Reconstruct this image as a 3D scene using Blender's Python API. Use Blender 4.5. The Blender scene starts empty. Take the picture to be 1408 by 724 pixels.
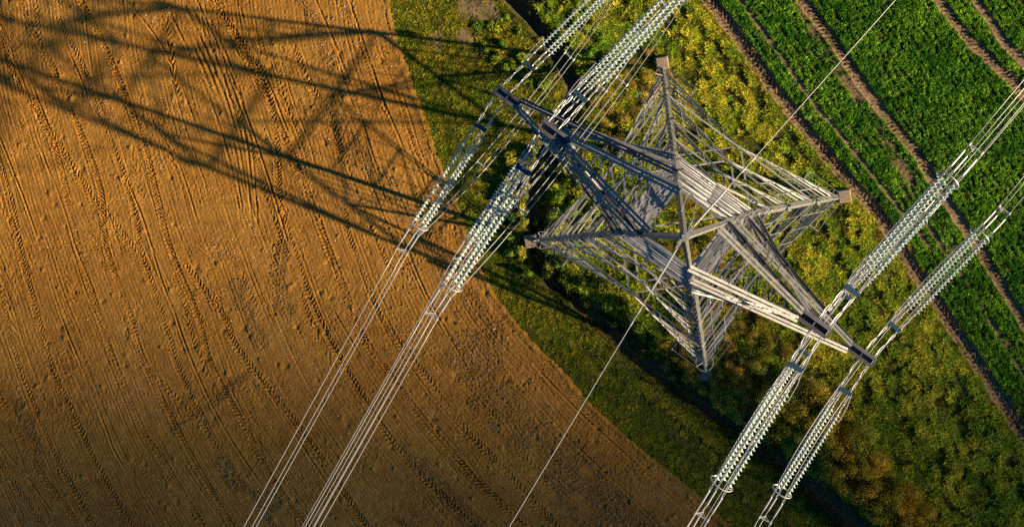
import bpy, bmesh, math, random
import numpy as np
from mathutils import Vector, Matrix

random.seed(7); RNG = np.random.default_rng(11)
sc = bpy.context.scene
COL = sc.collection

# ------------------------------------------------------------------ camera, sky, sun, exposure
CAM = Vector((0.0, 0.68, 79.0)); FPX = 1620.0
nadir = Vector((237., 75., -FPX)).normalized()
ROT = nadir.rotation_difference(Vector((0, 0, -1))).to_matrix()
cd = bpy.data.cameras.new('camera'); cam = bpy.data.objects.new('camera', cd); COL.objects.link(cam)
cam.matrix_world = Matrix.Translation(CAM) @ ROT.to_4x4()
cd.sensor_width = 36.0; cd.lens = 36.0 * FPX / 1408.0; cd.clip_start = 0.5; cd.clip_end = 6000
sc.camera = cam

SUN = Vector((0.894, -0.243, 0.378)).normalized()
sd = bpy.data.lights.new('sun', 'SUN'); sd.energy = 5.0; sd.angle = math.radians(0.6); sd.color = (1.0, 0.79, 0.50)
so = bpy.data.objects.new('sun', sd); COL.objects.link(so)
so.rotation_euler = SUN.to_track_quat('Z', 'Y').to_euler()

wd = bpy.data.worlds.new('World'); sc.world = wd; wd.use_nodes = True
nt = wd.node_tree; bg = nt.nodes['Background']
sky = nt.nodes.new('ShaderNodeTexSky'); sky.sky_type = 'NISHITA'; sky.sun_disc = False
sky.sun_elevation = math.asin(SUN.z); sky.sun_rotation = math.atan2(SUN.x, SUN.y)
sky.air_density = 1.0; sky.dust_density = 0.5; sky.ozone_density = 5.0
hs = nt.nodes.new('ShaderNodeHueSaturation'); hs.inputs['Saturation'].default_value = 1.35   # the photograph's saturated colour
nt.links.new(sky.outputs[0], hs.inputs['Color']); nt.links.new(hs.outputs[0], bg.inputs[0]); bg.inputs[1].default_value = 0.05

sc.view_settings.view_transform = 'Standard'; sc.view_settings.look = 'None'
sc.view_settings.exposure = 0.85; sc.view_settings.gamma = 1.0
sc.cycles.max_bounces = 6; sc.cycles.diffuse_bounces = 3; sc.cycles.glossy_bounces = 2
sc.cycles.transmission_bounces = 3; sc.cycles.volume_bounces = 0; sc.cycles.transparent_max_bounces = 6
sc.cycles.use_denoising = False

_R = np.array(ROT)
def plan(px, py, z=0.0):
    """survey: pixel of the photograph -> plan position at height z"""
    d = _R @ np.array([px - 704.0, -(py - 362.0), -FPX]); t = (z - CAM[2]) / d[2]
    return (CAM[0] + d[0] * t, CAM[1] + d[1] * t)

# ------------------------------------------------------------------ helpers
def mat(name, col=(.5, .5, .5), rough=.8, metal=0.0, spec=0.3):
    m = bpy.data.materials.new(name); m.use_nodes = True
    b = m.node_tree.nodes['Principled BSDF']
    b.inputs['Base Color'].default_value = (*col, 1); b.inputs['Roughness'].default_value = rough
    b.inputs['Metallic'].default_value = metal; b.inputs['Specular IOR Level'].default_value = spec
    return m, m.node_tree, b
def node(nt, typ, **kw):
    n = nt.nodes.new(typ)
    for k, v in kw.items():
        if k in n.inputs: n.inputs[k].default_value = v
        else: setattr(n, k, v)
    return n
def ramp(nt, stops):
    r = nt.nodes.new('ShaderNodeValToRGB'); e = r.color_ramp.elements
    while len(e) < len(stops): e.new(0.5)
    for el, (p, c) in zip(e, stops): el.position = p; el.color = (*c, 1)
    return r
def mix(nt, fac, a, b, mode='MIX'):
    m = nt.nodes.new('ShaderNodeMix'); m.data_type = 'RGBA'; m.blend_type = mode
    for s, v in ((0, fac), (6, a), (7, b)):
        if hasattr(v, 'is_output') or hasattr(v, 'links'): nt.links.new(v, m.inputs[s])
        else: m.inputs[s].default_value = v if s == 0 else (*v, 1)
    return m.outputs[2]
def noise(nt, scale, detail=4, rough=.6, vec=None):
    n = node(nt, 'ShaderNodeTexNoise'); n.inputs['Scale'].default_value = scale
    n.inputs['Detail'].default_value = detail; n.inputs['Roughness'].default_value = rough
    if vec is not None: nt.links.new(vec, n.inputs['Vector'])
    return n.outputs['Fac']

def link(o, parent=None):
    COL.objects.link(o)
    if parent is not None: o.parent = parent
    return o
def mobj(name, me, m=None, parent=None):
    o = bpy.data.objects.new(name, me)
    if m is not None and not me.materials: me.materials.append(m)
    return link(o, parent)
def mk(name, verts, faces, m=None, parent=None, smooth=False):
    me = bpy.data.meshes.new(name)
    me.from_pydata([tuple(v) for v in verts], [], faces); me.update()
    if smooth: me.polygons.foreach_set('use_smooth', [True] * len(me.polygons))
    return mobj(name, me, m, parent)
def tag(o, label, cat, group=None):
    o['label'] = label; o['category'] = cat
    if group: o['group'] = group
    return o
def struct(o, kind='structure'):
    o['kind'] = kind; return o
def empty(name, loc):
    o = bpy.data.objects.new(name, None); o.empty_display_size = .3; link(o); o.location = loc; return o
def copy_tree(o, parent=None):
    c = o.copy(); COL.objects.link(c)
    if parent is not None: c.parent = parent
    for ch in o.children: copy_tree(ch, c)
    return c

class MB:
    def __init__(s): s.v = []; s.f = []
    def add(s, vs, fs):
        n = len(s.v); s.v += [tuple(v) for v in vs]; s.f += [tuple(i + n for i in f) for f in fs]; return s
    def box(s, c, size, M=None):
        c = Vector(c); x, y, z = (k / 2 for k in size)
        vs = [Vector((a * x, b * y, d * z)) for a in (-1, 1) for b in (-1, 1) for d in (-1, 1)]
        vs = [(M @ v if M else v) + c for v in vs]
        return s.add(vs, [(0, 1, 3, 2), (4, 6, 7, 5), (0, 4, 5, 1), (2, 3, 7, 6), (0, 2, 6, 4), (1, 5, 7, 3)])
    def tube(s, pts, r, n=6, closed=False, radii=None):
        pts = [Vector(p) for p in pts]; N = len(pts); rings = []
        prev = None
        for i, p in enumerate(pts):
            if closed: d = pts[(i + 1) % N] - pts[i - 1]
            else: d = pts[min(i + 1, N - 1)] - pts[max(i - 1, 0)]
            d.normalize()
            a = prev - d * prev.dot(d) if prev else d.orthogonal()
            a.normalize(); prev = a; b = d.cross(a); rr = radii[i] if radii else r
            rings.append([p + (a * math.cos(2 * math.pi * k / n) + b * math.sin(2 * math.pi * k / n)) * rr for k in range(n)])
        vs = [v for q in rings for v in q]; fs = []
        for i in range(N if closed else N - 1):
            j = (i + 1) % N
            for k in range(n): fs.append((i * n + k, i * n + (k + 1) % n, j * n + (k + 1) % n, j * n + k))
        if not closed: fs += [tuple(range(n))[::-1], tuple(range((N - 1) * n, N * n))]
        return s.add(vs, fs)
    def angle(s, p0, p1, w, t, ref):
        """steel angle section: heel on the line p0-p1, flanges towards ref and across it"""
        p0 = Vector(p0); p1 = Vector(p1); d = (p1 - p0).normalized()
        x = Vector(ref) - d * Vector(ref).dot(d)
        x = x.normalized() if x.length > 1e-4 else d.orthogonal().normalized()
        y = d.cross(x)
        a = y; b = -x
        prof = [(0, 0), (w, 0), (w, t), (t, t), (t, w), (0, w)]
        vs = [p + a * u + b * v for p in (p0, p1) for u, v in prof]
        fs = [(k, (k + 1) % 6, 6 + (k + 1) % 6, 6 + k) for k in range(6)] + [(5, 4, 3, 2, 1, 0), (6, 7, 8, 9, 10, 11)]
        return s.add(vs, fs)
    def channel(s, p0, p1, h, w, t, up):
        """rolled channel: web of height h along 'up', flanges of width w"""
        p0 = Vector(p0); p1 = Vector(p1); d = (p1 - p0).normalized()
        u = Vector(up) - d * Vector(up).dot(d); u.normalize(); x = d.cross(u)
        prof = [(-h/2, 0), (-h/2, w), (-h/2 + t, w), (-h/2 + t, t), (h/2 - t, t), (h/2 - t, w), (h/2, w), (h/2, 0)]
        vs = [p + u * a + x * b for p in (p0, p1) for a, b in prof]
        fs = [(k, (k + 1) % 8, 8 + (k + 1) % 8, 8 + k) for k in range(8)] + [(7, 6, 5, 4, 3, 2, 1, 0), tuple(range(8, 16))]
        return s.add(vs, fs)
    def obj(s, name, m, parent=None, smooth=False): return mk(name, s.v, s.f, m, parent, smooth)

# ------------------------------------------------------------------ noise and curves in plan
def vnoise(x, y, sc_, seed):
    r = np.random.default_rng(seed).random((256, 256)).astype(np.float32)
    u = x / sc_; v = y / sc_
    iu = np.floor(u).astype(np.int64); iv = np.floor(v).astype(np.int64)
    fu = (u - iu).astype(np.float32); fv = (v - iv).astype(np.float32)
    fu = fu * fu * (3 - 2 * fu); fv = fv * fv * (3 - 2 * fv)
    a = r[iu & 255, iv & 255]; b = r[(iu + 1) & 255, iv & 255]; c = r[iu & 255, (iv + 1) & 255]; d = r[(iu + 1) & 255, (iv + 1) & 255]
    return (a * (1 - fu) + b * fu) * (1 - fv) + (c * (1 - fu) + d * fu) * fv - 0.5
def fbm(x, y, sc_, seed, octs=3):
    return sum(vnoise(x + 17.3 * k, y - 9.1 * k, sc_ / 2 ** k, seed + k) * 0.55 ** k for k in range(octs))
def sstep(a, b, x):
    t = np.clip((x - a) / (b - a), 0, 1); return t * t * (3 - 2 * t)
def curve(pxs, step=0.5, ext=0.0):
    P = np.array([plan(*p) for p in pxs])
    if ext:
        a = P[0] - P[1]; b = P[-1] - P[-2]
        P = np.vstack([P[0] + a / np.hypot(*a) * ext, P, P[-1] + b / np.hypot(*b) * ext])
    Q = np.vstack([2 * P[0] - P[1], P, 2 * P[-1] - P[-2]]); out = []
    for i in range(1, len(Q) - 2):
        n = max(2, int(np.hypot(*(Q[i + 1] - Q[i])) / step))
        for k in range(n):
            t = k / n
            out.append(0.5 * ((2 * Q[i]) + (Q[i + 1] - Q[i - 1]) * t + (2 * Q[i - 1] - 5 * Q[i] + 4 * Q[i + 1] - Q[i + 2]) * t * t
                              + (3 * Q[i] - Q[i - 1] - 3 * Q[i + 1] + Q[i + 2]) * t ** 3))
    out.append(P[-1]); return np.array(out)

FIELD_EDGE = curve([(535,0),(541,30),(556,85),(577,140),(597,203),(612,240),(644,325),(670,385),(700,430),(739,479),(767,500),(801,543),(878,614),(962,681),(1003,724)], ext=9)
DITCH = curve([(700,-8),(742,40),(780,100),(792,125),(775,170),(750,230),(738,300),(745,375),(790,410),(850,460),(890,500),(930,530),(990,575),(1060,625),(1130,680),(1180,724)], ext=9)
CROP_EDGE = curve([(972,0),(1020,62),(1080,145),(1150,230),(1210,300),(1262,380),(1330,480),(1408,600)], ext=14)
def xat(c, y):
    o = np.argsort(c[:, 1]); return np.interp(y, c[o, 1], c[o, 0])

class Grid:
    """regular plan grid; stamps follow polylines"""
    def __init__(s, x0, x1, y0, y1, st):
        s.x0, s.y0, s.st = x0, y0, st
        s.nx = int((x1 - x0) / st) + 1; s.ny = int((y1 - y0) / st) + 1
        s.xs = (x0 + np.arange(s.nx) * st).astype(np.float32); s.ys = (y0 + np.arange(s.ny) * st).astype(np.float32)
        s.X, s.Y = np.meshgrid(s.xs, s.ys, indexing='ij')
        s.H = np.zeros_like(s.X)
    def stamp(s, c, half, fn):
        """fn(t, arc, mask_slices) is called with signed lateral distance t and arc length for cells within half of the curve"""
        T = np.full(s.X.shape, 1e9, np.float32); A = np.zeros_like(T); arc = 0.0
        for i in range(len(c) - 1):
            a, b = c[i], c[i + 1]; d = b - a; L = math.hypot(*d)
            if L < 1e-6: continue
            d = d / L
            i0 = max(0, int((min(a[0], b[0]) - half - s.x0) / s.st)); i1 = min(s.nx, int((max(a[0], b[0]) + half - s.x0) / s.st) + 2)
            j0 = max(0, int((min(a[1], b[1]) - half - s.y0) / s.st)); j1 = min(s.ny, int((max(a[1], b[1]) + half - s.y0) / s.st) + 2)
            if i1 > i0 and j1 > j0:
                rx = s.X[i0:i1, j0:j1] - a[0]; ry = s.Y[i0:i1, j0:j1] - a[1]
                al = np.clip(rx * d[0] + ry * d[1], 0, L)
                px = rx - al * d[0]; py = ry - al * d[1]; dist = np.hypot(px, py)
                sg = np.where(rx * d[1] - ry * d[0] >= 0, 1, -1)
                sub = T[i0:i1, j0:j1]; m = dist < np.abs(sub)
                T[i0:i1, j0:j1] = np.where(m, dist * sg, sub)
                A[i0:i1, j0:j1] = np.where(m, arc + al, A[i0:i1, j0:j1])
            arc += L
        idx = np.where(np.abs(T) < half)
        fn(T[idx], A[idx], idx)
    def sample(s, F, x, y):
        u = np.clip((x - s.x0) / s.st, 0, s.nx - 1.001); v = np.clip((y - s.y0) / s.st, 0, s.ny - 1.001)
        i = u.astype(int); j = v.astype(int); a = u - i; b = v - j
        return F[i, j] * (1 - a) * (1 - b) + F[i + 1, j] * a * (1 - b) + F[i, j + 1] * (1 - a) * b + F[i + 1, j + 1] * a * b
    def mesh(s, name, keep, m, attrs=None):
        """keep: boolean per vertex; faces whose four corners are kept"""
        f = keep[:-1, :-1] & keep[1:, :-1] & keep[1:, 1:] & keep[:-1, 1:]
        used = np.zeros_like(keep); 
        for a, b in ((0, 0), (1, 0), (1, 1), (0, 1)):
            used[a:a + f.shape[0], b:b + f.shape[1]] |= f
        ids = np.full(keep.shape, -1, np.int64); n = int(used.sum()); ids[used] = np.arange(n)
        co = np.stack([s.X[used], s.Y[used], s.H[used]], 1).astype(np.float32)
        q = np.stack([ids[:-1, :-1][f], ids[1:, :-1][f], ids[1:, 1:][f], ids[:-1, 1:][f]], 1)
        me = bpy.data.meshes.new(name); me.vertices.add(n); me.vertices.foreach_set('co', co.ravel())
        nf = len(q); me.loops.add(nf * 4); me.loops.foreach_set('vertex_index', q.ravel().astype(np.int32))
        me.polygons.add(nf); me.polygons.foreach_set('loop_start', np.arange(nf, dtype=np.int32) * 4)
        me.polygons.foreach_set('loop_total', np.full(nf, 4, np.int32)); me.update(calc_edges=True)
        me.polygons.foreach_set('use_smooth', np.ones(nf, bool))
        for k, F in (attrs or {}).items():
            at = me.attributes.new(k, 'FLOAT', 'POINT'); at.data.foreach_set('value', F[used].astype(np.float32))
        return mobj(name, me, m)

# ------------------------------------------------------------------ ground materials
m_soil, nt, b = mat('soil', rough=.95, spec=.1)
geo = node(nt, 'ShaderNodeTexCoord').outputs['Object']
n1 = noise(nt, .12, 5, .6, geo); n2 = noise(nt, 1.1, 6, .7, geo); n3 = noise(nt, 14, 4, .7, geo)
r1 = ramp(nt, [(.3, (.37, .166, .027)), (.7, (.50, .250, .045))]); nt.links.new(n1, r1.inputs[0])
r2 = ramp(nt, [(.3, (.66, .64, .64)), (.72, (1.15, 1.15, 1.18))]); nt.links.new(n2, r2.inputs[0])
r3 = ramp(nt, [(.36, (.50, .48, .47)), (.52, (1, 1, 1)), (.72, (1.35, 1.34, 1.36))]); nt.links.new(n3, r3.inputs[0])
c = mix(nt, 1.0, r1.outputs[0], r2.outputs[0], 'MULTIPLY'); c = mix(nt, 1.0, c, r3.outputs[0], 'MULTIPLY')
at = node(nt, 'ShaderNodeAttribute', attribute_name='clod')
c = mix(nt, at.outputs['Fac'], c, mix(nt, 1.0, c, (.72, .78, .9), 'MULTIPLY'))
at2 = node(nt, 'ShaderNodeAttribute', attribute_name='press')
c = mix(nt, at2.outputs['Fac'], c, mix(nt, 1.0, c, (1.12, 1.1, 1.0), 'MULTIPLY'))
nt.links.new(c, b.inputs['Base Color'])
bp = node(nt, 'ShaderNodeBump', Strength=.6, Distance=.03); nt.links.new(noise(nt, 22, 5, .75, geo), bp.inputs['Height'])
nt.links.new(bp.outputs[0], b.inputs['Normal'])

m_turf, nt, b = mat('turf', rough=.95, spec=.05)
geo = node(nt, 'ShaderNodeTexCoord').outputs['Object']
g1 = ramp(nt, [(.35, (.030, .045, .008)), (.5, (.065, .072, .013)), (.7, (.14, .115, .026))]); nt.links.new(noise(nt, 2.2, 6, .7, geo), g1.inputs[0])
s1 = ramp(nt, [(.3, (.13, .08, .042)), (.55, (.32, .215, .125)), (.75, (.50, .38, .24))]); nt.links.new(noise(nt, 9, 5, .7, geo), s1.inputs[0])
at = node(nt, 'ShaderNodeAttribute', attribute_name='bare')
nt.links.new(mix(nt, at.outputs['Fac'], g1.outputs[0], s1.outputs[0]), b.inputs['Base Color'])
bp = node(nt, 'ShaderNodeBump', Strength=.8, Distance=.04); nt.links.new(noise(nt, 18, 5, .75, geo), bp.inputs['Height'])
nt.links.new(bp.outputs[0], b.inputs['Normal'])

# ------------------------------------------------------------------ ploughed field
def smooth_dist():
    """signed distance (field side positive) to the field edge on a coarse grid"""
    g = Grid(-62, 12, -32, 26, 0.5); c = curve([(500,-260),(520,-120),(535,0),(541,30),(556,85),(577,140),(597,203),(612,240),(644,325),(670,385),(700,430),(739,479),(767,500),(801,543),(878,614),(962,681),(1003,724),(1180,880)])
    D = np.full(g.X.shape, 1e9); S = np.zeros(g.X.shape); arc = 0.0; last = c[0]
    for p in c:
        arc += math.hypot(*(p - last)); last = p
        r_ = np.hypot(g.X - p[0], g.Y - p[1]); S = np.where(r_ < D, arc, S); D = np.minimum(D, r_)
    for _ in range(6): S[1:-1, 1:-1] = (S[:-2, 1:-1] + S[2:, 1:-1] + S[1:-1, :-2] + S[1:-1, 2:] + S[1:-1, 1:-1]) / 5
    return g, D, S
gd, DD, SS = smooth_dist()
fg = Grid(-56, 7, -27, 21, 0.048)
X, Y = fg.X, fg.Y
edge = xat(FIELD_EDGE, fg.ys)[None, :]
ragged = .30 * vnoise(X, Y, .55, 88) + .22 * vnoise(X, Y, .2, 89)
fieldmask = X < edge + 0.12 + ragged
D = gd.sample(DD, X, Y).astype(np.float32); SA = gd.sample(SS, X, Y).astype(np.float32)
wob = fbm(X, Y, 6, 5, 2)
H = 0.06 * fbm(X, Y, 9, 1, 2) + 0.004 * fbm(X, Y, .7, 20, 2) + (0.022 * vnoise(X, Y, .15, 31) + .036 * vnoise(X, Y, .08, 32)) * (1 + 1.2 * fbm(X, Y, 2.4, 33, 3))
H += 0.006 * np.sin(2 * np.pi * (D + .05 * wob) / 0.27) * (0.5 + 1.2 * np.clip(vnoise(X, Y, 5, 44) + .3, 0, 1))
H += 0.004 * np.sin(2 * np.pi * (D + .1 * wob) / 0.93)
clod = np.zeros_like(H); press = np.zeros_like(H)
# clods thrown up in strips
def clods(pxs, half, amp):
    def fn(t, a, ix):
        x, y = X[ix], Y[ix]
        k = (1 - sstep(half * .35, half, np.abs(t) + 1.2 * half * vnoise(x, y, .9, 61))) 
        clod[ix] = np.maximum(clod[ix], k)
    fg.stamp(curve(pxs, 1.0), half, fn)
clods([(640,470),(700,560),(760,625),(800,665),(860,724),(900,770)], 2.2, 1)
clods([(560,620),(660,724)], .8, 1)
clods([(418,0),(432,40),(442,60),(475,110)], .7, 1)
clods([(330,395),(345,440),(360,470)], .8, 1)
clods([(310,640),(330,665),(380,690)], .8, .6)
clods([(600,330),(640,400),(690,470)], .8, .6)
clods([(125,135),(150,160)], .7, 1); clods([(240,590),(290,560),(340,520)], .5, .7)
clods([(30,560),(60,620)], .7, .7); clods([(395,345),(385,385),(398,430)], .8, 1)
clods([(470,180),(500,220),(560,290)], .9, .6)
rough = np.clip(clod, 0, 1)
H += rough * (.075 * np.abs(vnoise(X, Y, .19, 71)) + .075 * np.abs(vnoise(X, Y, .11, 72)) * 1.2)
# single rut lines left by the drill
LINES = [
 [(173,0),(216,54),(247,114),(275,190),(292,240)], [(270,0),(315,98),(350,190),(375,265),(395,330)],
 [(434,0),(460,60),(485,125),(510,206),(533,271),(550,320),(584,400),(600,430),(650,520)],
 [(236,200),(258,260),(276,320),(300,372)], [(0,190),(35,280),(56,345),(82,430),(110,500),(150,600),(160,625),(220,724),(240,770)],
 [(45,180),(85,280),(104,340),(128,400)], [(20,60),(70,180)],
 [(176,251),(196,300),(222,385),(240,430),(265,500),(315,600),(400,724),(430,770)], [(-10,585),(0,610),(40,660),(85,724),(110,760)],
 [(510,88),(527,137),(548,188),(570,240),(590,290)], [(693,500),(776,596),(854,670),(909,724),(950,760)],
 [(733,500),(792,562),(869,633),(960,720)], [(240,620),(310,724)], [(545,0),(560,40),(575,90)], [(330,10),(345,60),(372,120),(395,180)],
 [(480,0),(500,60),(530,150)], [(640,300),(690,400),(740,470)], [(345,500),(420,620),(490,724)], [(460,430),(540,560),(640,690)],
 [(0,30),(30,110),(60,180)], [(90,60),(120,130)]]
for k, L in enumerate(LINES):
    dp = [.05, .085, .065][k % 3]
    def fn(t, a, ix, dp=dp, k=k):
        br = np.clip(.55 + 1.5 * vnoise(a, a * 0 + k * 3.7, 2.2, 90), .25, 1)
        H[ix] += br * (-dp * np.exp(-(t / .06) ** 2) + dp * .55 * np.exp(-((np.abs(t) - .13) / .05) ** 2))
        press[ix] = np.maximum(press[ix], .5 * np.exp(-(t / .1) ** 2))
    fg.stamp(curve(L), .35, fn)
# tyre prints: (pixels, tread width, lug pitch, depth, style)  style 1 chevron, 2 slanted one way, 3 broken
TRACKS = [
 ([(0,37),(37,114),(70,190),(95,280),(108,345),(138,440),(160,505),(200,600),(215,620),(280,724),(310,770)], .55, .25, 1.0, 2),
 ([(-8,20),(20,110),(60,170),(78,195),(120,262),(170,325),(205,370)], .65, .24, .7, 1),
 ([(20,-10),(51,54),(74,97),(94,148),(120,205),(140,270),(147,345),(180,440),(200,505),(245,592),(270,640),(320,724),(345,770)], .5, .24, 1.0, 2),
 ([(105,-10),(142,62),(171,128),(199,201),(218,280),(235,345),(270,430),(292,505),(345,600),(352,625),(420,724),(450,765)], .5, .24, 1.25, 2),
 ([(78,25),(115,98),(137,160),(180,270),(193,345),(225,440),(245,505),(290,600),(305,625),(375,724),(400,765)], .6, .23, .75, 1),
 ([(-15,190),(0,230),(15,280),(28,345),(52,440),(70,505),(115,600),(125,625),(180,724),(200,765)], .62, .25, .95, 1),
 ([(-10,380),(0,405),(25,505),(65,600),(75,625),(130,724),(150,765)], .55, .24, .8, 1),
 ([(-10,520),(0,545),(40,625),(110,724),(140,770)], .5, .24, .9, 2),
 ([(-8,620),(8,650),(60,724),(85,765)], .6, .25, .9, 1),
 ([(290,-10),(306,23),(343,74),(368,125),(380,200),(384,280),(394,314),(408,360),(435,430),(477,510),(515,570),(543,613),(586,660),(655,724),(690,765)], .58, .25, 1.0, 1),
 ([(298,0),(330,60),(355,114),(385,175),(410,235),(434,294),(448,335),(472,395),(497,460),(538,518),(576,570),(624,627),(720,724),(760,765)], .55, .25, 1.15, 2),
 ([(400,60),(425,115),(459,176),(470,240),(476,314),(505,390),(519,427),(548,470),(586,518),(629,580),(680,632),(765,724),(800,765)], .6, .25, .75, 1),
 ([(255,365),(310,440),(320,470),(363,527),(405,580),(439,627),(477,684),(505,724),(530,765)], .58, .25, .9, 1),
 ([(300,410),(318,500),(345,560),(367,646),(425,724),(455,770)], .5, .24, .8, 2),
 ([(392,290),(380,350),(376,430)], .5, .24, .7, 3), ([(340,-5),(357,60),(385,130),(420,200)], .5, .22, .6, 3),
 ([(462,-5),(493,57),(515,110),(535,170)], .5, .25, .6, 3), ([(500,230),(530,310),(560,370)], .5, .25, .6, 3),
 ([(240,380),(262,420),(300,470)], .6, .25, .5, 3), ([(70,640),(110,660),(150,655)], .6, .28, .6, 1),
 ([(180,640),(225,655),(260,640)], .6, .28, .5, 1), ([(215,520),(255,560),(290,600)], .5, .3, .6, 3),
 ([(560,180),(590,240),(625,320)], .5, .25, .5, 3), ([(505,10),(540,110),(565,170)], .45, .22, .5, 2)]
def tread(G, HH, tr, seed, fade=1.0, arr=None):
    pxs, wdt, pitch, dep, style = tr; pitch = pitch * 1.18
    def fn(t, a, ix):
        h = wdt / 2; u = np.abs(t) / h
        wv = t + .03 * np.sin(a * .9 + seed)
        if style == 1: ph = a / pitch + np.abs(wv) * 3.6
        elif style == 2: ph = a / pitch + wv * 3.4
        else: ph = a / pitch + wv * 2.2 + 1.6 * vnoise(a, t * 3, .5, seed)
        ph = ph + .9 * vnoise(a, t * 1.5, .7, seed + 9) + .35 * vnoise(a, t * 3, .22, seed + 10)
        f = ph - np.floor(ph)
        lug = np.where(f < .55, np.sin(f / .55 * np.pi), -.55 * np.sin((f - .55) / .45 * np.pi))
        env = (1 - sstep(.7, 1.05, u + .35 * vnoise(a, t, .3, seed + 12))) * np.clip(.9 + 1.1 * vnoise(a, t * 2, .28, seed + 11), .2, 1.3)
        br = np.clip(.85 + 1.3 * vnoise(a, a * 0 + seed * 1.7, 1.6, seed + 3), .35, 1.15) * fade
        mid = 1 if style == 2 else (.35 + .65 * sstep(.0, .25, u))
        HH[ix] += dep * br * env * (-.035 + .088 * lug * mid) + dep * br * .03 * np.exp(-((u - 1.1) / .12) ** 2)
        if arr is not None: arr[ix] = np.maximum(arr[ix], env * .8 * br)
    G.stamp(curve(pxs), wdt * .75, fn)
for k, tr in enumerate(TRACKS): tread(fg, H, tr, 100 + k, 1.0, press)
# fainter passes that run parallel to the headland
for k, (d0, amp) in enumerate(((1.2,.5),(2.9,.8),(4.4,.45),(6.0,.6),(7.6,.5),(9.1,.7),(11.0,.45),(12.7,.6),(14.3,.5),(15.9,.7),(18.4,.5),(20.9,.6),(23.2,.45),(25.7,.6),(28.1,.5),(31.0,.5),(34.2,.5),(37.5,.5),(41.0,.5))):
    T_ = D - d0 - .5 * wob - .35 * np.sin(SA * .11 + k * 2.1); ix = np.where((np.abs(T_) < .42) & fieldmask)
    t, a, x_, y_ = T_[ix], SA[ix], X[ix], Y[ix]; u = np.abs(t) / .28
    ph = a / .31 + (np.abs(t) * 3.2 if k % 2 else t * 3.0) + 1.1 * vnoise(x_, y_, .6, 150 + k); f = ph - np.floor(ph)
    lug = np.where(f < .5, np.sin(f / .5 * np.pi), -.5 * np.sin((f - .5) / .5 * np.pi))
    env = (1 - sstep(.6, 1.15, u + .5 * vnoise(x_, y_, .3, 170))) * np.clip(.25 + 2.2 * vnoise(a, a * 0 + k * 5.3, 3.5, 171), 0, 1) * np.clip(.9 + 1.2 * vnoise(x_, y_, .3, 172), .1, 1.4)
    H[ix] += amp * env * (-.03 + .085 * lug); press[ix] = np.maximum(press[ix], .5 * env)
# thin score lines left by the harrow
for k in range(100):
    d0 = .5 + k * .44 + .12 * math.sin(k * 7.7); T_ = D - d0 - .4 * wob; ix = np.where(np.abs(T_) < .14)
    H[ix] += np.clip(vnoise(SA[ix], SA[ix] * 0 + k * 3.1, 4.0, 180) + .18, 0, .55) * (-.085 * np.exp(-(T_[ix] / .045) ** 2) + .03 * np.exp(-((T_[ix] - .09) / .04) ** 2))
# scattered pits and thrown clods
_r = np.random.default_rng(77)
for _ in range(420):
    px_, py_ = _r.uniform(-49, 4), _r.uniform(-23, 16); L_ = _r.uniform(.06, .22)
    i0, j0 = int((px_ - fg.x0) / fg.st), int((py_ - fg.y0) / fg.st); R_ = 9
    if not (R_ < i0 < fg.nx - R_ and R_ < j0 < fg.ny - R_): continue
    sl = (slice(i0 - R_, i0 + R_), slice(j0 - R_, j0 + R_))
    dd = np.hypot(X[sl] - px_, Y[sl] - py_) / L_ + .8 * vnoise(X[sl], Y[sl], .12, 78)
    H[sl] += _r.choice([-.09, .09]) * np.exp(-dd ** 2); 
# tine stripes
for k in range(7):
    o = k * 8.5
    def fn(t, a, ix, k=k):
        br = np.clip(.5 + 1.6 * vnoise(a, a * 0 + k, 1.3, 130), 0, 1) * sstep(0, 2, a) * (1 - sstep(15, 18, a))
        H[ix] += br * (-.06 * np.exp(-(t / .07) ** 2) + .03 * np.exp(-((np.abs(t) - .16) / .06) ** 2))
    fg.stamp(curve([(222 + o, -5), (268 + o * .95, 90), (300 + o * .8, 170), (322 + o * .55, 250), (333 + o * .4, 330), (325 + o * .35, 380)]), .35, fn)
# a low lip where the plough turned against the verge
H += .07 * np.exp(-((edge - X - .25) / .22) ** 2) * (.6 + vnoise(X, Y, .4, 77))
H -= .10 * sstep(0.0, -.25, edge - X) * 1.0
fg.H = H
o = fg.mesh('ploughed_field', fieldmask, m_soil, {'clod': rough * .8, 'press': press}); struct(o)

# ------------------------------------------------------------------ verge, rough ground, ditch, crop field base
vg = Grid(-27, 27, -27, 21, 0.075)
VX, VY = vg.X, vg.Y
vedge = xat(FIELD_EDGE, vg.ys)[None, :]; dch = xat(DITCH, vg.ys)[None, :]; cre = xat(CROP_EDGE, vg.ys)[None, :]
def clump(x, y):                              # tussocks drawn out along the old furrows
    a_ = .50 * x - .866 * y; b_ = .866 * x + .50 * y
    return .35 * fbm(a_ / 1.5, b_, 1.1, 211, 2) + .75 * fbm(a_ / 1.9, b_, .42, 217, 2)
VH = 0.08 * fbm(VX, VY, 5, 201, 2) + .03 * fbm(VX, VY, .8, 205, 2)
roughz = sstep(.6, 1.6, VX - dch) * (1 - sstep(-1.0, .0, VX - cre))
VH += roughz * (.19 * np.clip(clump(VX, VY) + .1, -.3, 1))
bare = np.zeros_like(VH); thin = np.zeros_like(VH)
def fn(t, a, ix):
    wid = .62 + .25 * np.sin(a * .37)
    VH[ix] += -1.15 * np.exp(-(t / wid) ** 4) + .12 * np.exp(-((np.abs(t) - 1.5) / .4) ** 2)
    bare[ix] = np.maximum(bare[ix], .5 * np.exp(-(t / (wid * 1.05)) ** 6))
vg.stamp(DITCH, 2.6, fn)
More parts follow.
